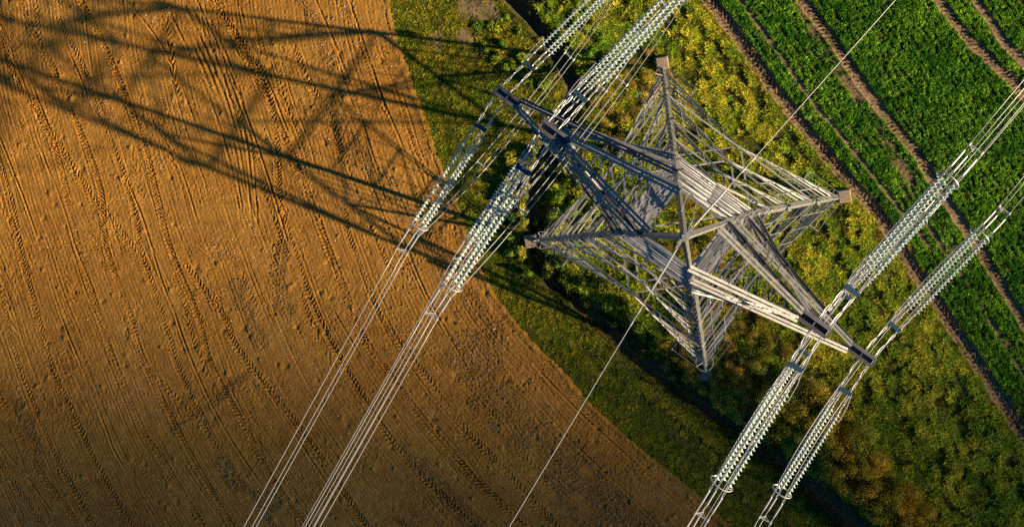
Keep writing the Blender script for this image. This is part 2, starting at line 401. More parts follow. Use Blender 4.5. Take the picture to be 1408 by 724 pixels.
def track(pxs, wdt, pitch, dep, style, amt=1.0, gap=1.35, seed=300, ruts=.07):
    def fn(t, a, ix):
        k = 1 - sstep(wdt * .38, wdt * .38 * gap, np.abs(t) + .16 * vnoise(VX[ix], VY[ix], .35, seed))
        k = k * np.clip(amt + .7 * vnoise(a, a * 0 + seed, 1.6, seed + 1), 0, 1)
        bare[ix] = np.maximum(bare[ix], k); VH[ix] -= ruts * k
    vg.stamp(curve(pxs, ext=6), wdt, fn)
    if style: tread(vg, VH, (pxs, wdt * .9, pitch, dep, style), seed)
track([(975,-2),(1020,58),(1080,142),(1150,228),(1210,298),(1262,378),(1330,478),(1412,604)], 1.0, .3, 2.0, 1, 1.0, 1.35, 300, .16)
track([(1100,-4),(1150,62),(1203,140),(1262,212),(1292,262),(1345,340),(1412,448)], .80, .26, 1.5, 2, .95, 1.3, 310, .10)
track([(1288,-4),(1330,50),(1375,95),(1412,133)], .75, .26, 1.3, 2, .95, 1.4, 320, .08)
track([(1342,-4),(1380,55),(1412,90)], .6, .26, 1.0, 2, .85, 1.5, 330, .06)
track([(1112,30),(1140,75),(1190,150),(1225,205),(1262,262)], .65, .3, .6, 3, .42, 1.8, 340, .03)
track([(1015,-4),(1075,78),(1118,140),(1160,190),(1200,240)], .32, .3, 0, 0, .75, 1.8, 350, .03)
track([(1310,360),(1350,420),(1412,520)], .35, .3, 0, 0, .5, 1.8, 360, .03)
track([(1270,455),(1330,540),(1408,640)], .35, .3, 0, 0, .35, 1.8, 365, .03)
track([(1232,620),(1290,680),(1330,735)], .35, .3, 0, 0, .4, 1.8, 370, .05)
# wheel prints in the verge grass
VTR = [([(640,-5),(652,60),(668,130),(660,200)], .6, .3, 1.0, 1), ([(688,-5),(672,60),(700,150)], .6, .3, .9, 1),
       ([(720,455),(780,500),(870,560),(960,630),(1060,724)], .6, .3, 1.0, 1), ([(800,480),(870,540),(970,615),(1040,680),(1090,735)], .65, .3, 1.0, 1),
       ([(600,30),(612,120),(640,220)], .5, .3, .7, 2), ([(1190,420),(1215,520),(1270,640),(1320,735)], .6, .35, .8, 2)]
for k, tr in enumerate(VTR):
    tread(vg, VH, tr, 400 + k)
    def fn(t, a, ix):
        ph = a / .36 + np.abs(t) * 2.6; f = ph - np.floor(ph)
        thin[ix] = np.maximum(thin[ix], np.where(f > .55, 1.0, .1) * (np.abs(t) < .42))
    vg.stamp(curve(tr[0]), .45, fn)
# sandy worn patch at the top of the verge
for (cx_, cy_, r_) in ((652, 8, 1.6), (662, 22, 1.2), (640, 50, .9), (790, 118, .6), (600, 60, .8)):
    p = plan(cx_, cy_); k = 1 - sstep(.3, 1, np.hypot(VX - p[0], VY - p[1]) / r_ + .9 * vnoise(VX, VY, .5, 380))
    bare[:] = np.maximum(bare, k * .85)
vg.H = VH
def apron(name, keep, m): return struct(vg.mesh(name, keep, m, {'bare': bare}))
vg.H = VH - .03 - .20 * (1 - sstep(-.45, .1, VX - vedge))
apron('grass_verge', (VX > vedge - .6) & (VX <= dch - 1.3 + .08), m_turf)
apron('ditch', (VX > dch - 1.3) & (VX <= dch + 1.3 + .08), m_turf)
apron('rough_meadow', (VX > dch + 1.3) & (VX <= cre + .08), m_turf)
apron('crop_field', VX > cre, m_turf)
# the land beyond, out to the horizon
m_far, nt, b = mat('far_land', rough=.95, spec=.05)
geo = node(nt, 'ShaderNodeTexCoord').outputs['Object']
r = ramp(nt, [(.4, (.22, .11, .04)), (.5, (.10, .10, .03)), (.6, (.05, .08, .02))]); nt.links.new(noise(nt, .01, 3, .5, geo), r.inputs[0])
nt.links.new(r.outputs[0], b.inputs['Base Color'])
o = mk('ground', [(-3000, -3000, -1.6), (3000, -3000, -1.6), (3000, 3000, -1.6), (-3000, 3000, -1.6)], [(0, 1, 2, 3)], m_far); struct(o)
def zground(x, y): return vg.sample(VH - .03, x, y)

# ------------------------------------------------------------------ scatter
PROTO = {}
def scatter(name, P, rz, tilt, s, colr, protos, idx):
    n = len(P); me = bpy.data.meshes.new(name); me.vertices.add(n)
    me.vertices.foreach_set('co', np.asarray(P, np.float32).ravel())
    R3 = np.stack([tilt[0], tilt[1], rz], 1).astype(np.float32)
    a = me.attributes.new('rot', 'FLOAT_VECTOR', 'POINT'); a.data.foreach_set('vector', R3.ravel())
    a = me.attributes.new('scl', 'FLOAT', 'POINT'); a.data.foreach_set('value', s.astype(np.float32))
    a = me.attributes.new('pick', 'INT', 'POINT'); a.data.foreach_set('value', idx.astype(np.int32))
    a = me.attributes.new('tint', 'FLOAT_VECTOR', 'POINT'); a.data.foreach_set('vector', colr.astype(np.float32).ravel())
    o = mobj(name, me); pc = bpy.data.collections.new(name + '_pieces')
    for p in protos: pc.objects.link(p)
    g = bpy.data.node_groups.new(name, 'GeometryNodeTree')
    g.interface.new_socket('Geometry', in_out='INPUT', socket_type='NodeSocketGeometry')
    g.interface.new_socket('Geometry', in_out='OUTPUT', socket_type='NodeSocketGeometry')
    gi = g.nodes.new('NodeGroupInput'); go = g.nodes.new('NodeGroupOutput')
    m2p = g.nodes.new('GeometryNodeMeshToPoints'); ip = g.nodes.new('GeometryNodeInstanceOnPoints')
    ci = g.nodes.new('GeometryNodeCollectionInfo'); ci.inputs['Collection'].default_value = pc
    ci.inputs['Separate Children'].default_value = True; ci.inputs['Reset Children'].default_value = True
    def na(nm, t):
        q = g.nodes.new('GeometryNodeInputNamedAttribute'); q.data_type = t; q.inputs[0].default_value = nm; return q.outputs[0]
    L = g.links.new
    L(gi.outputs[0], m2p.inputs[0]); L(m2p.outputs[0], ip.inputs['Points']); L(ci.outputs[0], ip.inputs['Instance'])
    ip.inputs['Pick Instance'].default_value = True; L(na('pick', 'INT'), ip.inputs['Instance Index'])
    e2r = g.nodes.new('FunctionNodeEulerToRotation'); L(na('rot', 'FLOAT_VECTOR'), e2r.inputs[0]); L(e2r.outputs[0], ip.inputs['Rotation'])
    L(na('scl', 'FLOAT'), ip.inputs['Scale']); L(ip.outputs[0], go.inputs[0])
    md = o.modifiers.new('scatter', 'NODES'); md.node_group = g
    struct(o, 'stuff'); return o
def leafmat(name, base=(1, 1, 1), trans=.35, inst=True, rough=.6):
    m = bpy.data.materials.new(name); m.use_nodes = True; nt = m.node_tree; b = nt.nodes['Principled BSDF']
    out = nt.nodes['Material Output']
    if inst:
        a = node(nt, 'ShaderNodeAttribute', attribute_name='tint', attribute_type='INSTANCER'); c = a.outputs['Color']
    else:
        oi = node(nt, 'ShaderNodeObjectInfo'); c = oi.outputs['Color']
    lv = node(nt, 'ShaderNodeAttribute', attribute_name='leafvar')
    rr = ramp(nt, [(0, (.42, .50, .4)), (.5, (1, 1, 1)), (1, (1.75, 1.5, 1.2))]); nt.links.new(lv.outputs['Fac'], rr.inputs[0])
    c = mix(nt, 1.0, c, rr.outputs[0], 'MULTIPLY')
    nt.links.new(c, b.inputs['Base Color']); b.inputs['Roughness'].default_value = rough; b.inputs['Specular IOR Level'].default_value = .12
    tr = nt.nodes.new('ShaderNodeBsdfTranslucent'); nt.links.new(c, tr.inputs[0])
    ms = nt.nodes.new('ShaderNodeMixShader'); ms.inputs[0].default_value = trans
    nt.links.new(b.outputs[0], ms.inputs[1]); nt.links.new(tr.outputs[0], ms.inputs[2]); nt.links.new(ms.outputs[0], out.inputs[0])
    return m
m_blade = leafmat('grass_blade'); m_leaf = leafmat('crop_leaf', trans=.3); m_bush = leafmat('bush_leaf', inst=False)

def rawmesh(name, V, Fq, m, var):
    me = bpy.data.meshes.new(name); me.from_pydata(V, [], Fq); me.materials.append(m)
    a = me.attributes.new('leafvar', 'FLOAT', 'FACE'); a.data.foreach_set('value', np.asarray(var, np.float32)); me.update(); return me
def tuft(name, nb, R, h0, h1, w, lean, m, seed):
    rn = random.Random(seed); V = []; Fq = []; var = []
    for _ in range(nb):
        a = rn.uniform(0, 2 * math.pi); r = R * math.sqrt(rn.random()); x, y = r * math.cos(a), r * math.sin(a)
        h = rn.uniform(h0, h1); aa = a + rn.gauss(0, .8); L = lean * h * rn.uniform(.3, 1.3)
        dx, dy = math.cos(aa), math.sin(aa); sx, sy = -dy * w / 2, dx * w / 2; n = len(V)
        V += [(x - sx, y - sy, -.03), (x + sx, y + sy, -.03), (x + dx * L * .4 - sx * .9, y + dy * L * .4 - sy * .9, h * .62), (x + dx * L * .4 + sx * .9, y + dy * L * .4 + sy * .9, h * .62), (x + dx * L, y + dy * L, h * rn.uniform(.75, 1))]
        Fq += [(n, n + 1, n + 3, n + 2), (n + 2, n + 3, n + 4)]; v = rn.random(); var += [v, v]
    return bpy.data.objects.new(name, rawmesh(name, V, Fq, m, var))
def plantlet(name, nl, R, h, m, seed):
    rn = random.Random(seed); V = []; Fq = []; var = []
    for _ in range(nl):
        a = rn.uniform(0, 2 * math.pi); L = R * rn.uniform(.55, 1.1); w = L * rn.uniform(.28, .42); z0 = h * rn.uniform(.2, .9); zz = z0 + h * rn.uniform(-.1, .5)
        dx, dy = math.cos(a), math.sin(a); sx, sy = -dy * w, dx * w; n = len(V); tw = rn.uniform(-.04, .04)
        V += [(dx * .01, dy * .01, z0 * .3), (dx * L * .5 - sx * .5, dy * L * .5 - sy * .5, zz + tw), (dx * L * .5 + sx * .5, dy * L * .5 + sy * .5, zz - tw), (dx * L, dy * L, zz * .85)]
        Fq += [(n, n + 1, n + 3, n + 2)]; var.append(rn.random())
    return bpy.data.objects.new(name, rawmesh(name, V, Fq, m, var))
short = [tuft('grass_tuft', 26, .11, .04, .10, .014, .9, m_blade, 500 + k) for k in range(4)]
tall = [tuft('grass_tussock', 32, .13, .10, .26, .028, 1.0, m_blade, 510 + k) for k in range(5)]
crop = [plantlet('crop_seedling', 10, .105, .11, m_leaf, 520 + k) for k in range(5)]

def pts(n, x0, x1, y0, y1):
    return RNG.uniform(x0, x1, n), RNG.uniform(y0, y1, n)
def inview(x, y):
    # a few metres wider than the picture
    return (x > -56) & (x < 25.5) & (y > -25.5) & (y < 19.5)
def shades(base, var, n, hue):
    """per-plant colour: base rgb, brightness spread, hue mix towards second colour"""
    a = np.array(base[0]); b_ = np.array(base[1]); c = a[None] * (1 - hue[:, None]) + b_[None] * hue[:, None]
    return c * (1 + var * RNG.normal(size=(n, 1))).clip(.35, 2)
def do_scatter(name, n, region, dens, protos, col, var, smin, smax, zoff=0.0, tl=.15):
    x, y = pts(n, *region); e, d_, c_ = xat(FIELD_EDGE, y), xat(DITCH, y), xat(CROP_EDGE, y)
    p = dens(x, y, e, d_, c_); k = (RNG.random(n) < p) & inview(x, y); x, y = x[k], y[k]; n = len(x)
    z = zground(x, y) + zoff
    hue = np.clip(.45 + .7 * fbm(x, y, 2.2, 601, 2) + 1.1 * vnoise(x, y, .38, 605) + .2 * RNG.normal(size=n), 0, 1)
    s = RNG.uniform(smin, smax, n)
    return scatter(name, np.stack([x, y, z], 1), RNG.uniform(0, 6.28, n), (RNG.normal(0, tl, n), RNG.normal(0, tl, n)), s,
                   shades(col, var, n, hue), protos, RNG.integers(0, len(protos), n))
bs = lambda x, y: vg.sample(bare, x, y); tn = lambda x, y: vg.sample(thin, x, y)
wig = lambda x, y: .35 * vnoise(x, y, .5, 640) + .2 * vnoise(x, y, .2, 641)
do_scatter('verge_grass', 95000, (-27, 14, -26, 20),
    lambda x, y, e, d, c: ((x > e - .08 + 1.5 * wig(x, y)) & (x < d - .9 + wig(x, y))) * (1 - .92 * bs(x, y)) * (1 - tn(x, y)) * np.clip(.95 + 1.1 * vnoise(x, y, .45, 650), .3, 1),
    short, ((.20, .31, .018), (.55, .47, .04)), .3, .8, 1.5)
do_scatter('ditch_grass', 16000, (-14, 16, -26, 20),
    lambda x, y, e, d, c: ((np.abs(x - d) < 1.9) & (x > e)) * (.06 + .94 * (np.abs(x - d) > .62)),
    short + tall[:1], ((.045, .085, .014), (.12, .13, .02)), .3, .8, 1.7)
do_scatter('rough_grass', 105000, (-12, 26, -26, 20),
    lambda x, y, e, d, c: ((x > d + .9) & (x < c - .45 + wig(x, y))) * (.08 + .92 * sstep(-.07, .10, clump(x, y))) * (1 - bs(x, y)),
    tall, ((.22, .38, .025), (.72, .66, .065)), .38, .7, 1.25)
do_scatter('rough_undergrowth', 42000, (-12, 26, -26, 20),
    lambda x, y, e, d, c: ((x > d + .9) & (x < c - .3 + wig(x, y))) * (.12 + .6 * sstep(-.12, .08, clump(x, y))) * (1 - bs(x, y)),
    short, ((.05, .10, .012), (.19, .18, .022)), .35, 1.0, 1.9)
do_scatter('track_edge_grass', 26000, (-12, 26, -20, 20),
    lambda x, y, e, d, c: ((np.abs(x - c + .15) < 1.0)) * (1 - bs(x, y)) * (.35 + .65 * (x < c)),
    short, ((.42, .36, .04), (.72, .52, .09)), .25, 1.0, 1.8)
do_scatter('crop_seedlings', 330000, (-3, 26, -22, 20),
    lambda x, y, e, d, c: (x > c + .45 + wig(x, y)) * (1 - sstep(.15, .5, bs(x, y))) * np.clip(.50 + 1.2 * vnoise(x, y, .26, 660) + .5 * vnoise(x, y, 1.6, 661) + 0.30 * np.sin((.82 * x + .57 * y) * 2 * np.pi / .42), .06, 1),
    crop, ((.08, .28, .025), (.34, .60, .05)), .36, .75, 1.3)
do_scatter('stray_grass', 14000, (-27, 9, -26, 20),
    lambda x, y, e, d, c: ((x > e - 1.1) & (x < e + .1)) * np.clip(.08 + .5 * vnoise(x, y, .5, 690) + .5 * (1 - (e - x)), 0, 1) ** 2 * 1.0,
    short, ((.16, .26, .02), (.45, .38, .04)), .3, .6, 1.3, .05)
print('scatter done')

# stones and crumbs lying on the ploughed field
def pebble(name, m, seed):
    rn = random.Random(seed); bm = bmesh.new(); bmesh.ops.create_icosphere(bm, subdivisions=1, radius=1)
    for v in bm.verts: v.co *= rn.uniform(.7, 1.25); v.co.z *= .7
    me = bpy.data.meshes.new(name); bm.to_mesh(me); bm.free(); me.materials.append(m); return bpy.data.objects.new(name, me)
m_stone = bpy.data.materials.new('field_stone'); m_stone.use_nodes = True; nt = m_stone.node_tree; b = nt.nodes['Principled BSDF']
a = node(nt, 'ShaderNodeAttribute', attribute_name='tint', attribute_type='INSTANCER'); nt.links.new(a.outputs['Color'], b.inputs['Base Color']); b.inputs['Roughness'].default_value = .9
st = [pebble('stone', m_stone, 700 + k) for k in range(3)]
def field_pts(n, fn):
    x, y = pts(n, -55, 7, -25, 19.5); e = xat(FIELD_EDGE, y); k = (x < e - .05) & (RNG.random(n) < fn(x, y)); x, y = x[k], y[k]
    return x, y, fg.sample(fg.H, x, y)
x, y, z = field_pts(26000, lambda x, y: np.clip(.35 + 1.5 * fbm(x, y, 4, 720, 2) + .8 * fg.sample(rough, x, y), .08, 1)); n = len(x)
cc = shades(((.34, .24, .17), (.78, .70, .62)), .2, n, RNG.random(n))
scatter('field_stones', np.stack([x, y, z + .004], 1), RNG.uniform(0, 6, n), (RNG.normal(0, .3, n), RNG.normal(0, .3, n)), np.exp(RNG.normal(-3.8, .35, n)), cc, st, RNG.integers(0, 3, n))
x, y, z = field_pts(60000, lambda x, y: np.clip(.12 + .5 * vnoise(x, y, 2.0, 730) + 1.4 * fg.sample(rough, x, y), .03, 1)); n = len(x)
cc = shades(((.20, .10, .035), (.36, .19, .075)), .2, n, RNG.random(n))
scatter('soil_clods', np.stack([x, y, z + .008], 1), RNG.uniform(0, 6, n), (RNG.normal(0, .4, n), RNG.normal(0, .4, n)), np.exp(RNG.normal(-3.45, .38, n)), cc, st, RNG.integers(0, 3, n))

# ------------------------------------------------------------------ bushes
def bushmesh(name, nl, leaf, twig, m, seed, flat=.8):
    """lumpy crown of many small leaves on radiating twigs; unit radius"""
    rn = random.Random(seed); V = []; Fq = []; var = []
    lobes = [(rn.uniform(-.5, .5), rn.uniform(-.5, .5), rn.uniform(.1, .55), rn.uniform(.3, .55)) for _ in range(7)]
    for _ in range(nl):
        lx, ly, lz, lr = rn.choice(lobes)
        d = Vector((rn.gauss(0, 1), rn.gauss(0, 1), rn.gauss(.3, 1))).normalized(); r = lr * rn.uniform(.55, 1.08)
        p = Vector((lx, ly, lz)) + d * r
        if p.z < 0: p.z = -p.z * .3
        s = leaf * rn.uniform(.6, 1.3); u = Vector((rn.gauss(0, 1), rn.gauss(0, 1), rn.gauss(0, .6))).normalized(); w = (u.cross(d) + Vector((.01, 0, 0))).normalized()
        if twig: s2 = s * .16; s1 = s * 2.6
        else: s2 = s * .5; s1 = s
        n = len(V); V += [p - u * s1 * .5, p + w * s2, p + u * s1 * .5, p - w * s2]; Fq.append((n, n + 1, n + 2, n + 3)); var.append(rn.random())
    return rawmesh(name, [tuple(v) for v in V], Fq, m, var)
def stemmesh(name, m, seed):
    rn = random.Random(seed); q = MB()
    for k in range(9):
        a = rn.uniform(0, 6.28); r = rn.uniform(.3, .8); e = (r * math.cos(a), r * math.sin(a), rn.uniform(.4, .95))
        q.tube([(0, 0, -.1), (e[0] * .35, e[1] * .35, e[2] * .5), e], .02, 4, radii=[.035, .022, .008])
        for j in range(3):
            b_ = (e[0] * .6 + rn.uniform(-.3, .3), e[1] * .6 + rn.uniform(-.3, .3), e[2] * rn.uniform(.7, 1.1))
            q.tube([(e[0] * .35, e[1] * .35, e[2] * .5), b_], .01, 3, radii=[.014, .005])
    me = bpy.data.meshes.new(name); me.from_pydata(q.v, [], q.f); me.materials.append(m); return me
m_bark, nt, b = mat('bush_bark', (.16, .11, .07), .9)
GREEN = [bushmesh('foliage', 560, .19, False, m_bush, 800 + k) for k in range(4)]
BRUSH = [bushmesh('foliage', 900, .085, True, m_bush, 810 + k) for k in range(4)]
HEDGE = [bushmesh('foliage', 2600, .05, False, m_bush, 820 + k) for k in range(3)]
STEM = [stemmesh('stem', m_bark, 830 + k) for k in range(3)]
RANK = ['nearest', 'second nearest', 'third nearest', 'fourth nearest', 'fifth nearest', 'sixth nearest', 'seventh nearest', 'eighth nearest', 'ninth nearest', 'tenth nearest', 'eleventh nearest', 'twelfth nearest', 'thirteenth nearest', 'fourteenth nearest', 'fifteenth nearest']
SECT = ['to the right of', 'above right of', 'above', 'above left of', 'to the left of', 'below left of', 'below', 'below right of']
FULL = {}
def bush(px, py, r, h, kind, colr, label, group):
    x, y = plan(px, py); z = float(zground(np.array([x]), np.array([y]))[0])
    e = empty('bramble_bush' if kind == 'g' else ('dry_shrub' if kind == 'b' else 'hedge_shrub'), (x, y, z - .05)); tag(e, label, 'bush', group)
    e.rotation_euler.z = random.uniform(0, 6.28); e.scale = (r, r * random.uniform(.85, 1.15), h)
    f = mobj('foliage', random.choice({'g': GREEN, 'b': BRUSH, 'h': HEDGE}[kind]), None, e)
    k = random.uniform(.8, 1.2); f.color = (colr[0] * k * random.uniform(.85, 1.15), colr[1] * k, colr[2] * k, 1)
    s = mobj('stem', random.choice(STEM), None, e); return e
def inpoly(x, y, poly):
    c = False; j = len(poly) - 1
    for i in range(len(poly)):
        if (poly[i][1] > y) != (poly[j][1] > y) and x < (poly[j][0] - poly[i][0]) * (y - poly[i][1]) / (poly[j][1] - poly[i][1]) + poly[i][0]: c = not c
        j = i
    return c
def bushes(poly, n, sep, rr, hh, kind, cols, label, group):
    xs = [p[0] for p in poly]; ys = [p[1] for p in poly]; got = []; tries = 0
    while len(got) < n and tries < 4000:
        tries += 1; x = random.uniform(min(xs), max(xs)); y = random.uniform(min(ys), max(ys))
        if not inpoly(x, y, poly) or any(math.hypot(x - a, y - b_) < sep for a, b_ in got): continue
        got.append((x, y))
    desc, mark, (mx, my) = label; key = mark
    ang = lambda p: int(round(math.degrees(math.atan2(my - p[1], p[0] - mx)) / 45)) % 8
    got.sort(key=lambda p: math.hypot(p[0] - mx, p[1] - my))
    for x, y in got:
        k = ang((x, y)); FULL[(key, k)] = FULL.get((key, k), 0) + 1; n_ = FULL[(key, k)] - 1
        lab = '%s, %s among those %s %s' % (desc, RANK[n_] if n_ < 15 else 'outer, ' + RANK[n_ - 15], SECT[k], mark)
        bush(x, y, random.uniform(*rr), random.uniform(*hh), kind, random.choice(cols), lab, group)
G1 = [(.24, .38, .025), (.42, .46, .04), (.14, .26, .02), (.40, .42, .045)]
B1 = [(.46, .33, .05), (.38, .31, .045), (.52, .38, .06), (.28, .29, .035)]
bushes([(700,200),(745,215),(800,225),(840,300),(800,350),(735,385),(700,350),(695,300)], 46, 16, (.42, .68), (.8, 1.3), 'g', G1,
       ('leafy bramble bush', 'the left foot', (735, 332)), 'bramble bushes round the western foot')
bushes([(760,350),(850,400),(915,480),(895,490),(850,452),(790,405),(755,382)], 22, 20, (.45, .7), (.9, 1.5), 'g', [(.10, .17, .02), (.15, .20, .025)],
       ('dark green bush', 'the lower ditch bend', (800, 418)), 'bushes along the ditch bank')
bushes([(845,105),(900,70),(925,75),(905,130),(880,200),(840,200),(800,150)], 24, 17, (.45, .75), (.45, .9), 'b', B1,
       ('dry orange shrub', 'the top foot', (912, 85)), 'dry shrubs by the northern foot')
bushes([(905,470),(960,420),(1040,420),(1090,470),(1075,545),(1000,560),(930,535)], 34, 20, (.55, .95), (1.1, 1.8), 'b', B1,
       ('dry ochre shrub', 'the bottom foot', (967, 500)), 'dry shrubs by the southern foot')
bushes([(880,300),(960,250),(1060,320),(1060,400),(960,420),(900,380)], 26, 22, (.45, .75), (.4, .8), 'b', [(.32, .24, .03), (.24, .23, .028), (.40, .26, .045)],
       ('low dry shrub', 'the pylon peak', (940, 325)), 'low shrubs under the pylon')
bushes([(1060,545),(1110,520),(1200,600),(1290,724),(1290,745),(1255,745),(1130,612)], 26, 24, (1.0, 1.6), (2.2, 3.3), 'h', [(.56, .41, .05), (.46, .38, .04), (.64, .46, .06), (.34, .34, .04)],
       ('tall hedge shrub', 'the hedge middle', (1180, 630)), 'hedge shrubs over the lower ditch')
bushes([(1040,548),(1060,535),(1150,605),(1215,665),(1275,735),(1245,745),(1130,628)], 30, 15, (1.0, 1.35), (3.4, 4.2), 'h', [(.56, .41, .05), (.46, .38, .04), (.36, .35, .04)],
       ('taller front hedge shrub', 'the hedge face', (1150, 615)), 'front row of the hedge over the lower ditch')
bushes([(640,40),(700,15),(745,55),(770,105),(740,125),(690,95)], 14, 22, (.35, .6), (.35, .7), 'g', G1,
       ('small green bush', 'the upper ditch', (715, 62)), 'bushes on the upper ditch bank')
bushes([(760,0),(800,0),(840,60),(830,110),(800,110),(775,60)], 14, 22, (.4, .65), (.4, .8), 'g', G1,
       ('small bush', 'the upper insulators', (800, 50)), 'bushes beyond the upper ditch')
print('bushes done')

# ------------------------------------------------------------------ steel
m_steel, nt, b = mat('galvanised_steel', rough=.5, metal=.3, spec=.5)
tc = node(nt, 'ShaderNodeTexCoord').outputs['Object']
r = ramp(nt, [(.28, (.24, .24, .24)), (.5, (.38, .373, .36)), (.75, (.52, .505, .48))]); nt.links.new(noise(nt, 2.6, 6, .7, tc), r.inputs[0])
oi = node(nt, 'ShaderNodeObjectInfo'); rv = ramp(nt, [(0, (.58, .58, .60)), (.5, (.95, .95, .95)), (1, (1.45, 1.42, 1.36))]); nt.links.new(oi.outputs['Random'], rv.inputs[0])
cs = mix(nt, 1.0, r.outputs[0], rv.outputs[0], 'MULTIPLY')
rs = ramp(nt, [(.60, (0, 0, 0)), (.74, (1, 1, 1))]); nt.links.new(noise(nt, 1.3, 8, .75, tc), rs.inputs[0])
nt.links.new(mix(nt, rs.outputs[0], cs, (.20, .12, .07)), b.inputs['Base Color'])
r = ramp(nt, [(.3, (.28,) * 3), (.7, (.58,) * 3)]); nt.links.new(noise(nt, 5, 4, .6, tc), r.inputs[0]); nt.links.new(r.outputs[0], b.inputs['Roughness'])
m_alu, nt, b = mat('aluminium_wire', (.50, .485, .46), .45, .35, .5)
m_fit, nt, b = mat('fitting_steel', (.60, .59, .56), .42, .5, .5)
m_yoke, nt, b = mat('yoke_sky_tint', (.03, .085, .13), .5, .4, .5)  # blue sky reflection on the plates painted into the base colour
m_glass, nt, b = mat('insulator_glass', rough=.15, metal=0, spec=.6)
b.inputs['Transmission Weight'].default_value = .0; b.inputs['Coat Weight'].default_value = .4
tc = node(nt, 'ShaderNodeTexCoord').outputs['Object']
r = ramp(nt, [(.3, (.38, .60, .60)), (.5, (.60, .78, .72)), (.7, (.80, .84, .75))]); nt.links.new(noise(nt, 3.1, 4, .8, tc), r.inputs[0])
oi = node(nt, 'ShaderNodeObjectInfo'); rv = ramp(nt, [(0, (.80, .86, .86)), (1, (1.1, 1.08, 1.02))]); nt.links.new(oi.outputs['Random'], rv.inputs[0])
nt.links.new(mix(nt, 1.0, r.outputs[0], rv.outputs[0], 'MULTIPLY'), b.inputs['Base Color'])
r = ramp(nt, [(.35, (.08,) * 3), (.7, (.5,) * 3)]); nt.links.new(noise(nt, 8, 4, .8, tc), r.inputs[0]); nt.links.new(r.outputs[0], b.inputs['Roughness'])
b.inputs['Transmission Weight'].default_value = .25
m_conc, nt, b = mat('footing_concrete', rough=.9)
tc = node(nt, 'ShaderNodeTexCoord').outputs['Object']
r = ramp(nt, [(.35, (.24, .17, .11)), (.65, (.42, .32, .22))]); nt.links.new(noise(nt, 6, 5, .7, tc), r.inputs[0]); nt.links.new(r.outputs[0], b.inputs['Base Color'])
bp = node(nt, 'ShaderNodeBump', Strength=.5, Distance=.02); nt.links.new(noise(nt, 25, 4, .7, tc), bp.inputs['Height']); nt.links.new(bp.outputs[0], b.inputs['Normal'])

m_arm_shaded = m_steel.copy(); m_arm_shaded.name = 'crossarm_steel_shade_tint'      # body steel darkened: dimmer light on the arms is put into the colour
for n_ in m_arm_shaded.node_tree.nodes:
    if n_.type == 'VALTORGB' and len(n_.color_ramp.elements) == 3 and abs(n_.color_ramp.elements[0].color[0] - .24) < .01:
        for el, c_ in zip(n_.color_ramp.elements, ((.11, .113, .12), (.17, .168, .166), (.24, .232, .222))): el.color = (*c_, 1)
PH = math.radians(8.2)                       # bearing of the eastern leg
LEV = [(0.4, 10.1), (21.6, 3.45), (30.5, 2.50), (37.8, 1.50), (42.0, 1.05), (49.6, .16)]
def hd(z): return float(np.interp(z, [a for a, _ in LEV], [c for _, c in LEV]))
def corner(k, z):                            # k: 0 E, 1 N, 2 W, 3 S
    a = PH + k * math.pi / 2; r = hd(z); return Vector((r * math.cos(a), r * math.sin(a), z))
AX = [Vector((math.cos(PH + (k + .5) * math.pi / 2), math.sin(PH + (k + .5) * math.pi / 2), 0)) for k in range(4)]   # outward normal of face k..k+1
pylon = empty('pylon', (0, 0, 0)); tag(pylon, 'tall galvanised steel lattice pylon seen from above, standing between ploughed field and crops', 'pylon')
CNT = {}
def member(name, p0, p1, w=.10, t=.012, ref=(0, 0, 1), dbl=False, parent=None):
    q = MB(); p0 = Vector(p0); p1 = Vector(p1); d = (p1 - p0).normalized(); ref = Vector(ref)
    if dbl:
        s = d.cross(ref).normalized() * (w * .5 + .035)
        q.angle(p0 + s, p1 + s, w, t, ref); q.angle(p0 - s, p1 - s, w, t, ref)
        n = max(2, int((p1 - p0).length / 2.2))
        for i in range(1, n):
            c = p0.lerp(p1, i / n); q.angle(c - s * 1.0, c + s * 1.0, .05, .01, ref)
    else: q.angle(p0, p1, w, t, ref)
    CNT[name] = CNT.get(name, 0) + 1
    return q.obj(name, m_steel, parent or pylon)
